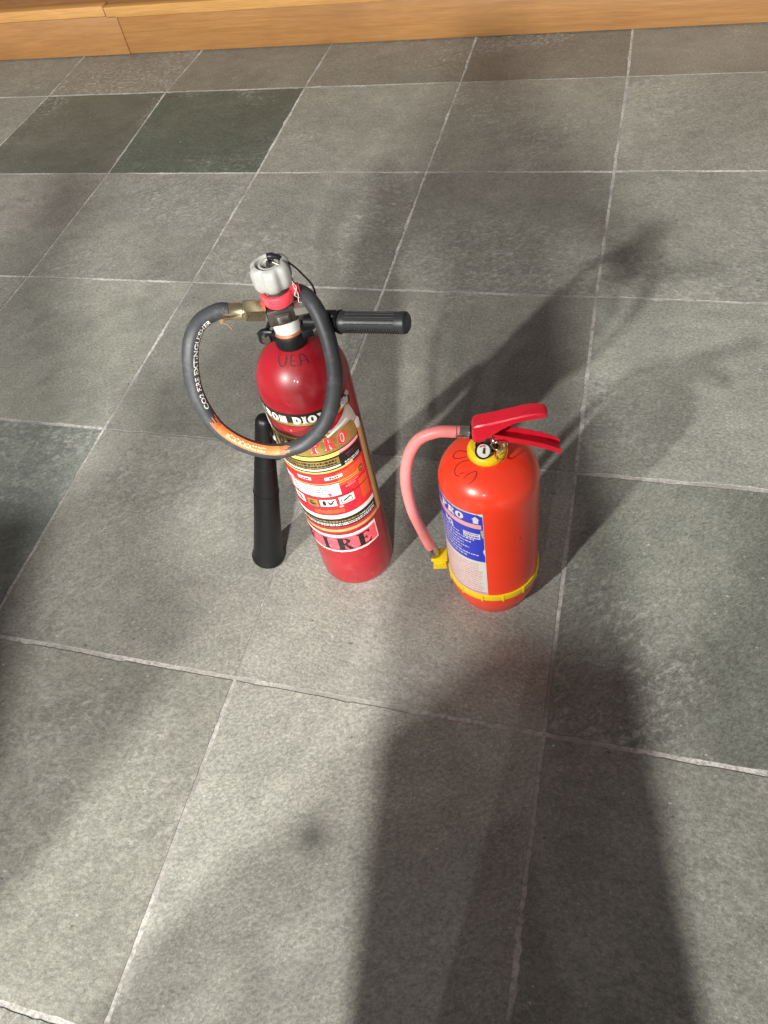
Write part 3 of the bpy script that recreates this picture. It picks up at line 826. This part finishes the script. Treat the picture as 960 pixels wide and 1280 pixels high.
arc_band(pk, RC * R(-102), .2875, .0055, .006, .0038, .0042, 60, 330, 18); seg_line(pk, -105, .286, -98, .2835, .0022)
seg_line(pk, -129, .294, -126, .286, .002); seg_line(pk, -124, .296, -119, .283, .002); seg_line(pk, -126, .284, -118, .2845, .0014)
link('pictogram_print', wrap(pk, on_cyl(RC, .0013, 0), .003), 'black_print', lb)
lp('small_tag', 'pale_pink', -66, -60, .2720, .2775, .0009)
lp('orange_panel', 'label_orange', -30, -13, .266, .322, .0006, .002)
lp('orange_panel', 'label_orange', -104, -60, .2565, .2680, .0006, .002, 4)
lp('border_stripe', 'white_paper', -159, -10, .2400, .2515, .0009)
lp('black_panel', 'black_print', -159, -10, .2085, .2395, .0007)
link('footer_print', wrap(text_lines([(R(-152) * RC, R(-40) * RC, .2285, .0055)], 17, .002, .007, .0012), on_cyl(RC, .001, 0)), 'gold_foil', lb)
link('footer_print', wrap(text_lines([(R(-152) * RC, R(-14) * RC, .2225, .0030), (R(-152) * RC, R(-14) * RC, .2180, .0030), (R(-40) * RC, R(-14) * RC, .2285, .003)], 18, .0012, .005, .001), on_cyl(RC, .001, 0)), 'white_paper', lb)
lp('rule_line', 'label_red', -159, -10, .2095, .2135, .0010)
lp('border_stripe', 'gold_trim', -159, -10, .1985, .2065, .0012)
# FIRE strip
fs = cpatch('fire_strip', EX, 'white_paper', -150, -20, .1285, .1865, .0003, .0008, 6)
cpatch('strip_panel', fs, 'label_pink', -150, -22, .1335, .1790, .0005, .0006, 7)
bm = bmesh.new()
for ch, az, wl in (('F', -143, .030), ('I', -110, .0165), ('R', -87, .0315), ('E', -56, .0305)):
    glyph(bm, ch, RC * R(az), .1360, .0395, wl, .36 if ch != 'I' else .56, .10)
link('strip_lettering', wrap(bm, on_cyl(RC, .0008, 0), .004), 'black_print', fs)

# ================================================================== dry powder extinguisher
EP = empty('powder_extinguisher', (1.6662, -2.105, 0), 'short orange-red fire extinguisher with pink hose, blue label and yellow strap', 'fire extinguisher', 'fire extinguishers on the slate floor')
EP.scale = (1.025, 1.025, 1.02)
RA = .0825
prof = [(0, .010), (.050, .010), (.055, .001), (.0655, .0), (.0680, .004), (.0695, .022), (.0735, .026), (.0760, .030), (.0800, .042), (RA, .056)]
prof += [(RA, z) for z in (.1, .2, .3)] + [(RA, .338)]
ZA, BA = .338, .062
for a in (R(x) for x in range(5, 91, 5)):
    c, s = math.cos(a) ** .82, math.sin(a) ** .82
    if RA * c > .024: prof.append((RA * c, ZA + BA * s))
prof += [(.024, .4005), (.0, .4005)]
link('cylinder_body', lathe(prof, 96), 'orange_red_paint', EP, auto=50)
def pdome(az, z, off=.0004):
    s = min(1, max(0, (z - ZA) / BA)) ** (1 / .82); c = math.sqrt(max(0, 1 - s * s)); r = RA * c ** .82
    n = Vector((math.cos(R(az)) * .35, math.sin(R(az)) * .35, 1)).normalized() if z > ZA + .03 else Vector((math.cos(R(az)), math.sin(R(az)), .3)).normalized()
    return r, n
def on_dome(az, r):
    c = min(1, (r / RA)) ** (1 / .82); s = math.sqrt(max(0, 1 - c * c)) ** .82
    n = Vector((math.cos(R(az)) * .35, math.sin(R(az)) * .35, 1)).normalized()
    return Vector((r * math.cos(R(az)), r * math.sin(R(az)), ZA + BA * s)) + n * .0006, n
hw_ = [[(-176, .030), (178, .045), (-178, .052), (-170, .054), (-164, .049), (-160, .040), (-158, .032)],
       [(-141, .028), (-150, .042), (-147, .054), (-138, .060), (-129, .058)], [(-133, .056), (-127, .050)],
       [(-121, .058), (-118, .048), (-108, .040), (-103, .043), (-104, .053), (-110, .061)]]
strokes = []
for s in hw_:
    s3 = catmull([(a if a < 100 else a - 360, r, 0) for a, r in s], 5)
    pn = [on_dome(p.x, p.y) for p in s3]
    strokes.append(ribbon([p for p, _ in pn], [n for _, n in pn], .0013))
link('handwritten_letters', merge(strokes), 'marker_ink_faded', EP)
PA = -78.5
gx = Vector((math.cos(R(PA + 90)), math.sin(R(PA + 90)), 0)); gn = Vector((math.cos(R(PA)), math.sin(R(PA)), 0))
G3 = lambda a, b_, z: gx * a + gn * b_ + Vector((0, 0, z))
GR = frame_from(gx)
rk = random.Random(29)
for az, z in ((-60, .302), (-44, .255), (-30, .18), (-70, .058), (-50, .061), (-22, .29), (-72, .15)):
    k0 = rk.uniform(.0006, .0018); pts = []
    for q in range(7):
        t_ = 2 * PI * q / 7; pts.append((az + k0 * rk.uniform(.5, 1.3) * math.cos(t_) / RA * 57.3, z + k0 * rk.uniform(.5, 1.6) * math.sin(t_)))
    link('paint_chip', surf_patch(RA, .0004, pts), rk.choice(['marker_ink_faded', 'paint_scratch']), EP)
# yellow collar, valve, gauge
link('yellow_collar', lathe([(.018, .3985), (.0300, .3990), (.0312, .4015), (.0312, .4085), (.0295, .4115), (.0255, .4135), (.0245, .4165), (.018, .417)], 48), 'yellow_plastic', EP, auto=40)
bm = bmesh.new(); rod(bm, (0, 0, .410), (0, 0, .428), .0175, .0160, 6); rod(bm, (0, 0, .426), (0, 0, .452), .0135, .0130, 24); box(bm, G3(-.006, 0, .446), (.030, .022, .022), GR, .003)
link('valve_body', bm, 'valve_bronze', EP, auto=35)
gd = (gn * .66 + Vector((0, 0, .75))).normalized()
gp0 = G3(-.006, .0175, .4225)
gm = axis_mat(gp0, gd) @ Matrix.Scale(1.15, 4)
ga = link('pressure_gauge', lathe([(0, -.004), (.0100, -.004), (.0112, -.001), (.0112, .0055), (.0104, .0072), (.0092, .0070), (.0090, .0050), (0, .0050)], 36, None, gm), 'black_plastic', EP, auto=35)
link('gauge_dial', lathe([(0, .0056), (.0090, .0056)], 36, None, gm), 'white_paper', ga)
bm = bmesh.new(); arc_band(bm, 0, 0, .0078, .0078, .0058, .0058, 60, 130, 10)
for v_ in bm.verts: v_.co.z = .0060
bmesh.ops.transform(bm, matrix=gm, verts=bm.verts); link('gauge_scale', bm, 'label_red', ga)
bm = bmesh.new(); poly(bm, [(-.0012, -.003), (.0026, -.004), (.0034, .004), (.0004, .0045)])
for v_ in bm.verts: v_.co.z = .0062
bmesh.ops.transform(bm, matrix=gm, verts=bm.verts); link('gauge_needle', bm, 'black_print', ga)
# pull pin ring and its cord
bm = bmesh.new()
rc_ = G3(.0145, .0205, .4355); tx, tz = (gx * .75 + gn * .25).normalized(), (Vector((0, 0, 1)) + gn * .25).normalized()
tube(bm, [rc_ + tx * math.cos(a) * .0085 + tz * math.sin(a) * .0125 for a in (2 * PI * k / 28 for k in range(29))], .0017, 8, False)
pp = link('pull_pin', bm, 'steel', EP)
bm = bmesh.new(); rod(bm, G3(.010, .016, .441), G3(.012, -.014, .442), .0022, .0022, 10)
link('pin_shank', bm, 'brass', pp)
bm = bmesh.new(); tube(bm, catmull([G3(.010, .017, .421), G3(.013, .028, .414), G3(.021, .032, .411), G3(.029, .024, .414), G3(.032, .006, .420), G3(.026, -.002, .432)], 6), .0009, 6)
link('pin_cord', bm, 'label_orange', pp)
for th_ in ([G3(-.016, .016, .430), G3(-.013, .021, .424), G3(-.008, .022, .420)], [G3(.014, .0245, .418), G3(.021, .020, .4185), G3(.026, .010, .4195), G3(.0265, .004, .422)]):
    bm = bmesh.new(); tube(bm, catmull(th_, 6), .0009, 6); link('seal_thread', bm, 'white_paper', EP)
# levers: folded sheet channels
def channel(pts, wid, th, drop, tip_round=True, flip=False):
    """pts: (a, z, half width scale, flange depth) along gx; a U channel opened downwards (or upwards when flip)"""
    bm = bmesh.new(); prev = None
    for a, z, wsc, dp in pts:
        w2 = wid * .5 * wsc; s = 1 if flip else -1
        sec = [(-w2, z + s * dp), (-w2, z + s * .002), (-w2 + .002, z), (w2 - .002, z), (w2, z + s * .002), (w2, z + s * dp),
               (w2 - th, z + s * dp), (w2 - th, z + s * th * 1.2), (-w2 + th, z + s * th * 1.2), (-w2 + th, z + s * dp)]
        cur = [bm.verts.new(G3(a, y, zz_)) for y, zz_ in sec]
        if prev:
            for k in range(10): bm.faces.new((prev[k], prev[(k + 1) % 10], cur[(k + 1) % 10], cur[k]))
        else: bm.faces.new(cur[::-1])
        prev = cur
    bm.faces.new(prev)
    return bm
link('squeeze_lever', channel([(-.0215, .4610, .80, .020), (-.0185, .4705, .95, .031), (-.014, .4735, 1, .036), (.000, .4760, 1, .034), (.010, .4780, 1, .026), (.022, .4805, 1, .018), (.040, .4850, .98, .0115), (.055, .4885, .98, .0105), (.070, .4905, .96, .0105), (.082, .4898, .92, .009), (.0875, .488, .80, .008), (.0905, .4855, .60, .004)], .026, .0016, .02), 'lever_red', EP, auto=35)
link('fixed_lever', channel([(.004, .4300, .95, .018), (.012, .4330, 1, .017), (.026, .4325, 1, .014), (.045, .4270, 1, .0125), (.066, .4195, 1, .0125), (.085, .4115, 1, .0125), (.100, .4035, .98, .0125), (.110, .3965, .95, .0125), (.1125, .3945, .92, .0120)], .024, .0016, .02, flip=True), 'lever_red', EP, auto=35)
bm = bmesh.new(); rod(bm, G3(.008, -.0145, .447), G3(.008, .0145, .447), .003, .003, 12)
link('rivet', bm, 'steel', EP, auto=30)
# hose with ferrules
bm = bmesh.new(); f0, f1 = G3(-.018, 0, .4465), G3(-.046, 0, .4515); tube(bm, [f0.lerp(f1, s) for s in (0, .25, .28, .34, .95, 1)], lambda t: [.0085, .0085, .0100, .0096, .0096, .0102][round(t * 5)], 20)
link('hose_ferrule', bm, 'steel', EP, auto=40)
bm = bmesh.new(); rod(bm, f0.lerp(f1, .10), f0.lerp(f1, .24), .0108, .0108, 20)
link('rubber_washer', bm, 'black_plastic', EP, auto=40)
hp = [G3(-.040, 0, .4505), G3(-.046, 0, .4515), G3(-.074, 0, .4535), G3(-.104, 0, .4385), G3(-.1245, .002, .401), G3(-.1355, .004, .342), G3(-.1345, .004, .266), G3(-.1245, .003, .199), G3(-.115, .002, .147), G3(-.111, .001, .130)]
bm = bmesh.new(); tube(bm, catmull(hp, 10), lambda t: .0095, 20)
link('hose', bm, 'pink_hose', EP)
bm = bmesh.new(); tube(bm, [G3(-.1145, .002, .143), G3(-.1138, .002, .140), G3(-.1085, .001, .116), G3(-.1078, .001, .113)], lambda t: [.0098, .0108, .0108, .0085][round(t * 3)], 20)
link('nozzle', bm, 'steel', EP, auto=40)
# yellow strap and nozzle holder
def strap_fn():
    bm = bmesh.new(); n = 96; rings = []
    for k in range(n):
        a = 2 * PI * k / n; rz_ = .0865 + .006 * math.cos(a - R(PA + 180)) * 0
        sec = [(RA + .0002, .076), (RA + .0022, .0765), (RA + .0026, .079), (RA + .0026, .0905), (RA + .0022, .093), (RA + .0002, .0935)]
        rings.append([bm.verts.new((r * math.cos(a), r * math.sin(a), z)) for r, z in sec])
    for A_, B_ in zip(rings, rings[1:] + rings[:1]):
        for k in range(6): bm.faces.new((A_[k], A_[(k + 1) % 6], B_[(k + 1) % 6], B_[k]))
    return bm
sp = link('yellow_strap', strap_fn(), 'yellow_plastic', EP, auto=40)
for da in (-74, -47, -20, 6, 34, 62):
    a = R(PA + da + 4); p = Vector((math.cos(a), math.sin(a), 0)) * (RA + .0022)
    bm = bmesh.new(); box(bm, p + Vector((0, 0, .0835)), (.0042, .0030, .0200), frame_from((-math.sin(a), math.cos(a), 0)), .0008)
    link('strap_notch', bm, 'yellow_plastic', sp, auto=40)
bm = bmesh.new()
for a, z, sx, sy, sz in ((-.1000, .110, .030, .028, .006), (-.1000, .083, .026, .026, .005)):
    box(bm, G3(a, 0, z), (sx, sy, sz), GR, .0015)
box(bm, G3(-.0985, .0115, .0965), (.022, .003, .026), GR, .001); box(bm, G3(-.0985, -.0115, .0965), (.022, .003, .026), GR, .001); box(bm, G3(-.1105, 0, .0965), (.003, .024, .026), GR, .001)
box(bm, G3(-.1005, .0135, .100), (.016, .0018, .004), GR, .0006)
link('nozzle_holder', bm, 'yellow_plastic', EP, auto=40)
# --- label
def ap(name, parent, mat, az0, az1, z0, z1, off, wob=0.0, seed=1): return link(name, patch(RA, off, az0, az1, z0, z1, wob, seed), mat, parent)
AL = ap('label', EP, 'white_paper', -178, -87, .088, .3440, .0003, .0004, 2)
ap('blue_panel', AL, 'label_blue', -178, -87.5, .2050, .3415, .0005, .0003, 3)
ap('violet_panel', AL, 'label_violet', -178, -140, .2950, .3395, .0007)
ap('pink_band', AL, 'pale_pink', -178, -89.5, .3035, .3155, .0008)
ap('pink_footer', AL, 'pale_pink', -178, -87.5, .0885, .1010, .0005)
ap('rule_line', AL, 'label_violet', -178, -87.5, .1010, .1022, .0008)
bm = serif_text('PRO', 0, 0, .0185, .0160, .0012, .36, .2)
for v_ in bm.verts: v_.co = Vector((v_.co.x + .10 * (v_.co.y) + RA * R(-145.5), v_.co.y + .3185, 0))
link('brand_lettering', wrap(bm, on_cyl(RA, .0009, 0), .004), 'white_paper', AL)
bm = serif_text('CO', 0, 0, .0185, .0160, .0012, .36, .2)
bm.free()
bm = bmesh.new(); X = RA * R(-95.5)
poly(bm, [(X - .0068, .3285), (X + .0068, .3285), (X, .3370)]); rect(bm, X - .0044, .3180, X + .0044, .3284)
link('arrow', wrap(bm, on_cyl(RA, .0009, 0)), 'white_paper', AL)
bm = bmesh.new(); poly(bm, [(RA * R(-140.5), .2985), (RA * R(-136.5), .2985), (RA * R(-135.5), .289), (RA * R(-139), .2875)]); arc_band(bm, RA * R(-131), .2905, .0060, .0075, .0026, .0035, -30, 330, 18); rect(bm, RA * R(-128.5), .2800, RA * R(-126.5), .2885)
link('code_print', wrap(bm, on_cyl(RA, .0009, 0)), 'white_paper', AL)
ap('white_box', AL, 'white_paper', -112, -91.5, .2735, .2890, .0009)
link('box_print', wrap(text_lines([(R(-110.5) * RA, R(-93) * RA, .2845, .0024), (R(-110.5) * RA, R(-93) * RA, .2765, .0050)], 31, .0012, .004, .0009), on_cyl(RA, .0012, 0)), 'label_blue', AL)
rows = []
rl = random.Random(41)
for k, z in enumerate((.2770, .2680, .2590, .2500, .2410, .2320, .2230, .2145)):
    a1 = (-118, -99, -103, -113, -106, -117, -95, -110)[k]
    rows.append((R(-172) * RA, R(a1) * RA, z, .0036))
link('blue_panel_print', wrap(text_lines(rows, 33, .0015, .006, .0014), on_cyl(RA, .0009, 0)), 'white_paper', AL)
rows = [(R(-172) * RA, R(rl.uniform(-99, -89.5)) * RA, z, .0026) for z in [.194 - .0078 * k for k in range(12)]]
link('white_panel_print', wrap(text_lines(rows, 35, .001, .005, .0010), on_cyl(RA, .0007, 0)), 'label_pink', AL)
link('torn_edge', surf_patch(RA, .0008, [(-91, .3000), (-86.5, .302), (-86.8, .284), (-88.5, .276), (-90.5, .287)]), 'adhesive_residue', AL)
link('torn_edge', surf_patch(RA, .0009, [(-89.5, .240), (-86.6, .248), (-86.6, .226), (-88.2, .229)]), 'white_paper', AL)
link('torn_edge', surf_patch(RA, .0009, [(-95, .3440), (-87, .3460), (-86.6, .3380), (-90, .3395)]), 'white_paper', AL)

# ================================================================== people standing behind the camera, whose long soft shadows fall on the floor
def skinned(name, verts, edges, radii, mat, parent, root=0, levels=2):
    me = bpy.data.meshes.new(name)
    me.from_pydata([Vector(v_) for v_ in verts], edges, [])
    me.materials.append(M[mat])
    o = bpy.data.objects.new(name, me); col.objects.link(o); o.parent = parent
    sk = o.modifiers.new('Skin', 'SKIN'); sk.use_smooth_shade = True
    sv = me.skin_vertices[0].data
    for i, r in enumerate(radii):
        sv[i].radius = r if isinstance(r, tuple) else (r, r)
        sv[i].use_root = (i == root)
    md = o.modifiers.new('Sub', 'SUBSURF'); md.levels = levels; md.render_levels = levels
    return o
def person(loc, rot, label, wristL, wristR, elbowL, elbowR, top, bottom, skirt, height=1.66):
    ph = empty('person', (loc[0], loc[1], 0), label, 'person', 'people standing behind the camera')
    ph.rotation_euler.z = R(rot); k = height / 1.66
    ph.scale = (1, 1, k)
    eL, eR, wL, wR = (Vector(x) for x in (elbowL, elbowR, wristL, wristR))
    v = [(0, 0, .93), (0, .005, 1.08), (0, .01, 1.25), (0, 0, 1.37), (0, .005, 1.44), (0, .045, 1.52), (0, .05, 1.60),
         (-.17, .0, 1.36), eL, eL.lerp(wL, .7), wL, (.17, .0, 1.36), eR, eR.lerp(wR, .7), wR,
         (-.09, 0, .88), (-.11, .01, .49), (-.115, -.02, .09), (-.12, .10, .035), (.09, 0, .88), (.11, .01, .49), (.115, -.02, .09), (.12, .10, .035)]
    e = [(0, 1), (1, 2), (2, 3), (3, 4), (4, 5), (5, 6), (3, 7), (7, 8), (8, 9), (9, 10), (3, 11), (11, 12), (12, 13), (13, 14), (0, 15), (15, 16), (16, 17), (17, 18), (0, 19), (19, 20), (20, 21), (21, 22)]
    r = [(.14, .10), (.135, .10), (.15, .105), (.12, .08), .052, (.082, .095), (.07, .085), .055, .042, .034, .028, .055, .042, .034, .028, .078, .055, .042, .035, .078, .055, .042, .035]
    skinned('body', v, e, r, 'skin', ph)
    skinned('shirt', v[0:4] + v[7:10] + v[11:14] + [(0, 0, .86)], [(0, 1), (1, 2), (2, 3), (3, 4), (4, 5), (5, 6), (3, 7), (7, 8), (8, 9), (10, 0)],
            [(.165, .12), (.16, .12), (.17, .125), (.14, .095), .068, .054, .044, .068, .054, .044, (.168, .125)], top, ph)
    if skirt:
        link('skirt', lathe([(.0, .98), (.150, .98), (.182, .90), (.212, .75), (.232, .55), (.252, .35), (.268, .15), (.276, .10), (.262, .10), (.10, .30), (0, .35)], 72,
                            lambda a, r_, z: r_ * (1 + .035 * math.sin(9 * a + 1) * max(0, .95 - z)) * (1.0 if abs(math.cos(a)) > .5 else .92) * (.90 if math.cos(a) > .3 and z < .8 else 1)), bottom, ph)
    else:
        skinned('trousers', [(0, 0, .92)] + v[15:18] + v[19:22], [(0, 1), (1, 2), (2, 3), (0, 4), (4, 5), (5, 6)], [(.155, .115), .092, .07, .058, .092, .07, .058], bottom, ph)
    for s in (-1, 1):
        skinned('shoe', [(s * .115, -.045, .05), (s * .118, .03, .05), (s * .122, .115, .038), (s * .124, .175, .032)], [(0, 1), (1, 2), (2, 3)], [.044, .048, .044, .032], 'shoe_leather', ph)
    bm = bmesh.new(); bmesh.ops.create_icosphere(bm, subdivisions=4, radius=1)
    for v_ in bm.verts:
        c = v_.co; f = 1.0 + .03 * math.sin(c.x * 17) * math.sin(c.y * 13 + 1) * math.sin(c.z * 15)
        v_.co = Vector((c.x * .088 * f, c.y * .103 * f - .012, c.z * .090 * f + .015))
    bmesh.ops.delete(bm, geom=[v_ for v_ in bm.verts if v_.co.y > .035 and v_.co.z < .05], context='VERTS')
    bmesh.ops.translate(bm, vec=(0, .035, 1.585), verts=bm.verts)
    link('hair', bm, 'hair', ph)
    bm = bmesh.new(); tube(bm, [Vector((0, .128, 1.590)), Vector((0, .143, 1.566)), Vector((0, .150, 1.552)), Vector((0, .130, 1.545))], lambda t: .007 + .007 * t, 10)
    link('nose', bm, 'skin', ph)
    for s in (-1, 1):
        bm = bmesh.new(); tube(bm, catmull([(s * .080, .045, 1.59), (s * .094, .030, 1.60), (s * .096, .025, 1.57), (s * .082, .043, 1.545)], 5), .007, 8); link('ear', bm, 'skin', ph)
        bm = bmesh.new(); bmesh.ops.create_uvsphere(bm, u_segments=14, v_segments=10, radius=.0115); bmesh.ops.translate(bm, vec=(s * .031, .128, 1.586), verts=bm.verts); link('eye', bm, 'white_paper', ph)
    bm = bmesh.new(); tube(bm, catmull([(-.024, .130, 1.516), (0, .142, 1.513), (.024, .130, 1.516)], 5), .005, 8); link('mouth', bm, 'lever_red', ph)
    return ph
def hand(ph, wr, hnd, out, fwd, up, limit=None):
    """palm from the wrist, four fingers curling inwards and a thumb"""
    skinned('palm', [tuple(wr), tuple(wr.lerp(hnd, .5) + out * .004 - fwd * .012), tuple(hnd + out * .012 - fwd * .018)], [(0, 1), (1, 2)], [(.026, .022), (.034, .018), (.030, .016)], 'skin', ph)
    for k, ln in enumerate((.95, 1.05, 1.0, .8)):
        base = hnd + out * .020 - fwd * .014 + up * (.036 - .022 * k)
        fv = [base, base + (out * .004 + fwd * .022) * ln, base + (-out * .012 + fwd * .026) * ln, base + (-out * .026 + fwd * .020) * ln]
        if limit is not None: fv = [f_ - fwd * max(0.0, (f_ - limit).dot(fwd) + .006) for f_ in fv]      # stay behind the lens
        skinned('finger', [tuple(f_) for f_ in fv], [(0, 1), (1, 2), (2, 3)], [.0095, .009, .0085, .0075], 'skin', ph, levels=1)
    tb = hnd + out * .014 - fwd * .026 - up * .020
    skinned('thumb', [tuple(tb), tuple(tb - out * .016 - fwd * .004 + up * .014), tuple(tb - out * .036 - fwd * .001 + up * .026)], [(0, 1), (1, 2)], [.012, .0105, .009], 'skin', ph, levels=1)
# the photographer, arms forward with the phone at the camera's place
PX, PY = 1.935, -3.40
pd = -rz
cl = Vector((1.83122 - PX, -2.90334 - PY, 1.35486))
pc_ = cl - pd * .012
hL, hR = pc_ - rx * .062 - pd * .004, pc_ + rx * .062 - pd * .004
eL, eR = Vector((-.285, .05, 1.13)), Vector((.295, .05, 1.13))
wL, wR = hL.lerp(eL, .10), hR.lerp(eR, .10)
ph = person((PX, PY), 0, 'person in dark shirt and long skirt holding up a phone behind the camera', wL, wR, eL, eR, 'shirt_cloth', 'trouser_cloth', True)
hand(ph, wL, hL, -rx, pd, ry, cl); hand(ph, wR, hR, rx, pd, ry, cl)
phone = empty('phone', tuple(pc_ + Vector((PX, PY, 0))), 'black mobile phone held in both hands behind the camera', 'phone')
FP = Matrix(((rx.x, ry.x, rz.x, 0), (rx.y, ry.y, rz.y, 0), (rx.z, ry.z, rz.z, 0), (0, 0, 0, 1)))
bm = bmesh.new(); box(bm, (0, 0, 0), (.072, .148, .008), FP, .0035); link('case', bm, 'black_plastic', phone, auto=40)
bm = bmesh.new(); box(bm, FP @ Vector((0, 0, .0043)), (.066, .140, .001), FP, .0004); link('screen', bm, 'horn_plastic', phone, auto=40)
# two bystanders further back
for (x, y), rot, lab, tp, bt, hgt in (((.935, -3.965), -25, 'person in brown shirt standing with hanging arms, nearer the photographer', 'brown_tag', 'trouser_cloth', 1.64),
                                      ((.215, -3.82), -10, 'person in grey shirt standing with hanging arms, farthest to the left', 'valve_cloth', 'shirt_cloth', 1.60)):
    b_ = person((x, y), rot, lab, (-.235, .05, .86), (.235, .05, .86), (-.225, -.02, 1.10), (.225, -.02, 1.10), tp, bt, False, hgt)
    for s in (-1, 1): hand(b_, Vector((s * .235, .05, .86)), Vector((s * .237, .065, .775)), Vector((s, 0, 0)), Vector((0, .2, -.98)), Vector((0, .98, .2)))
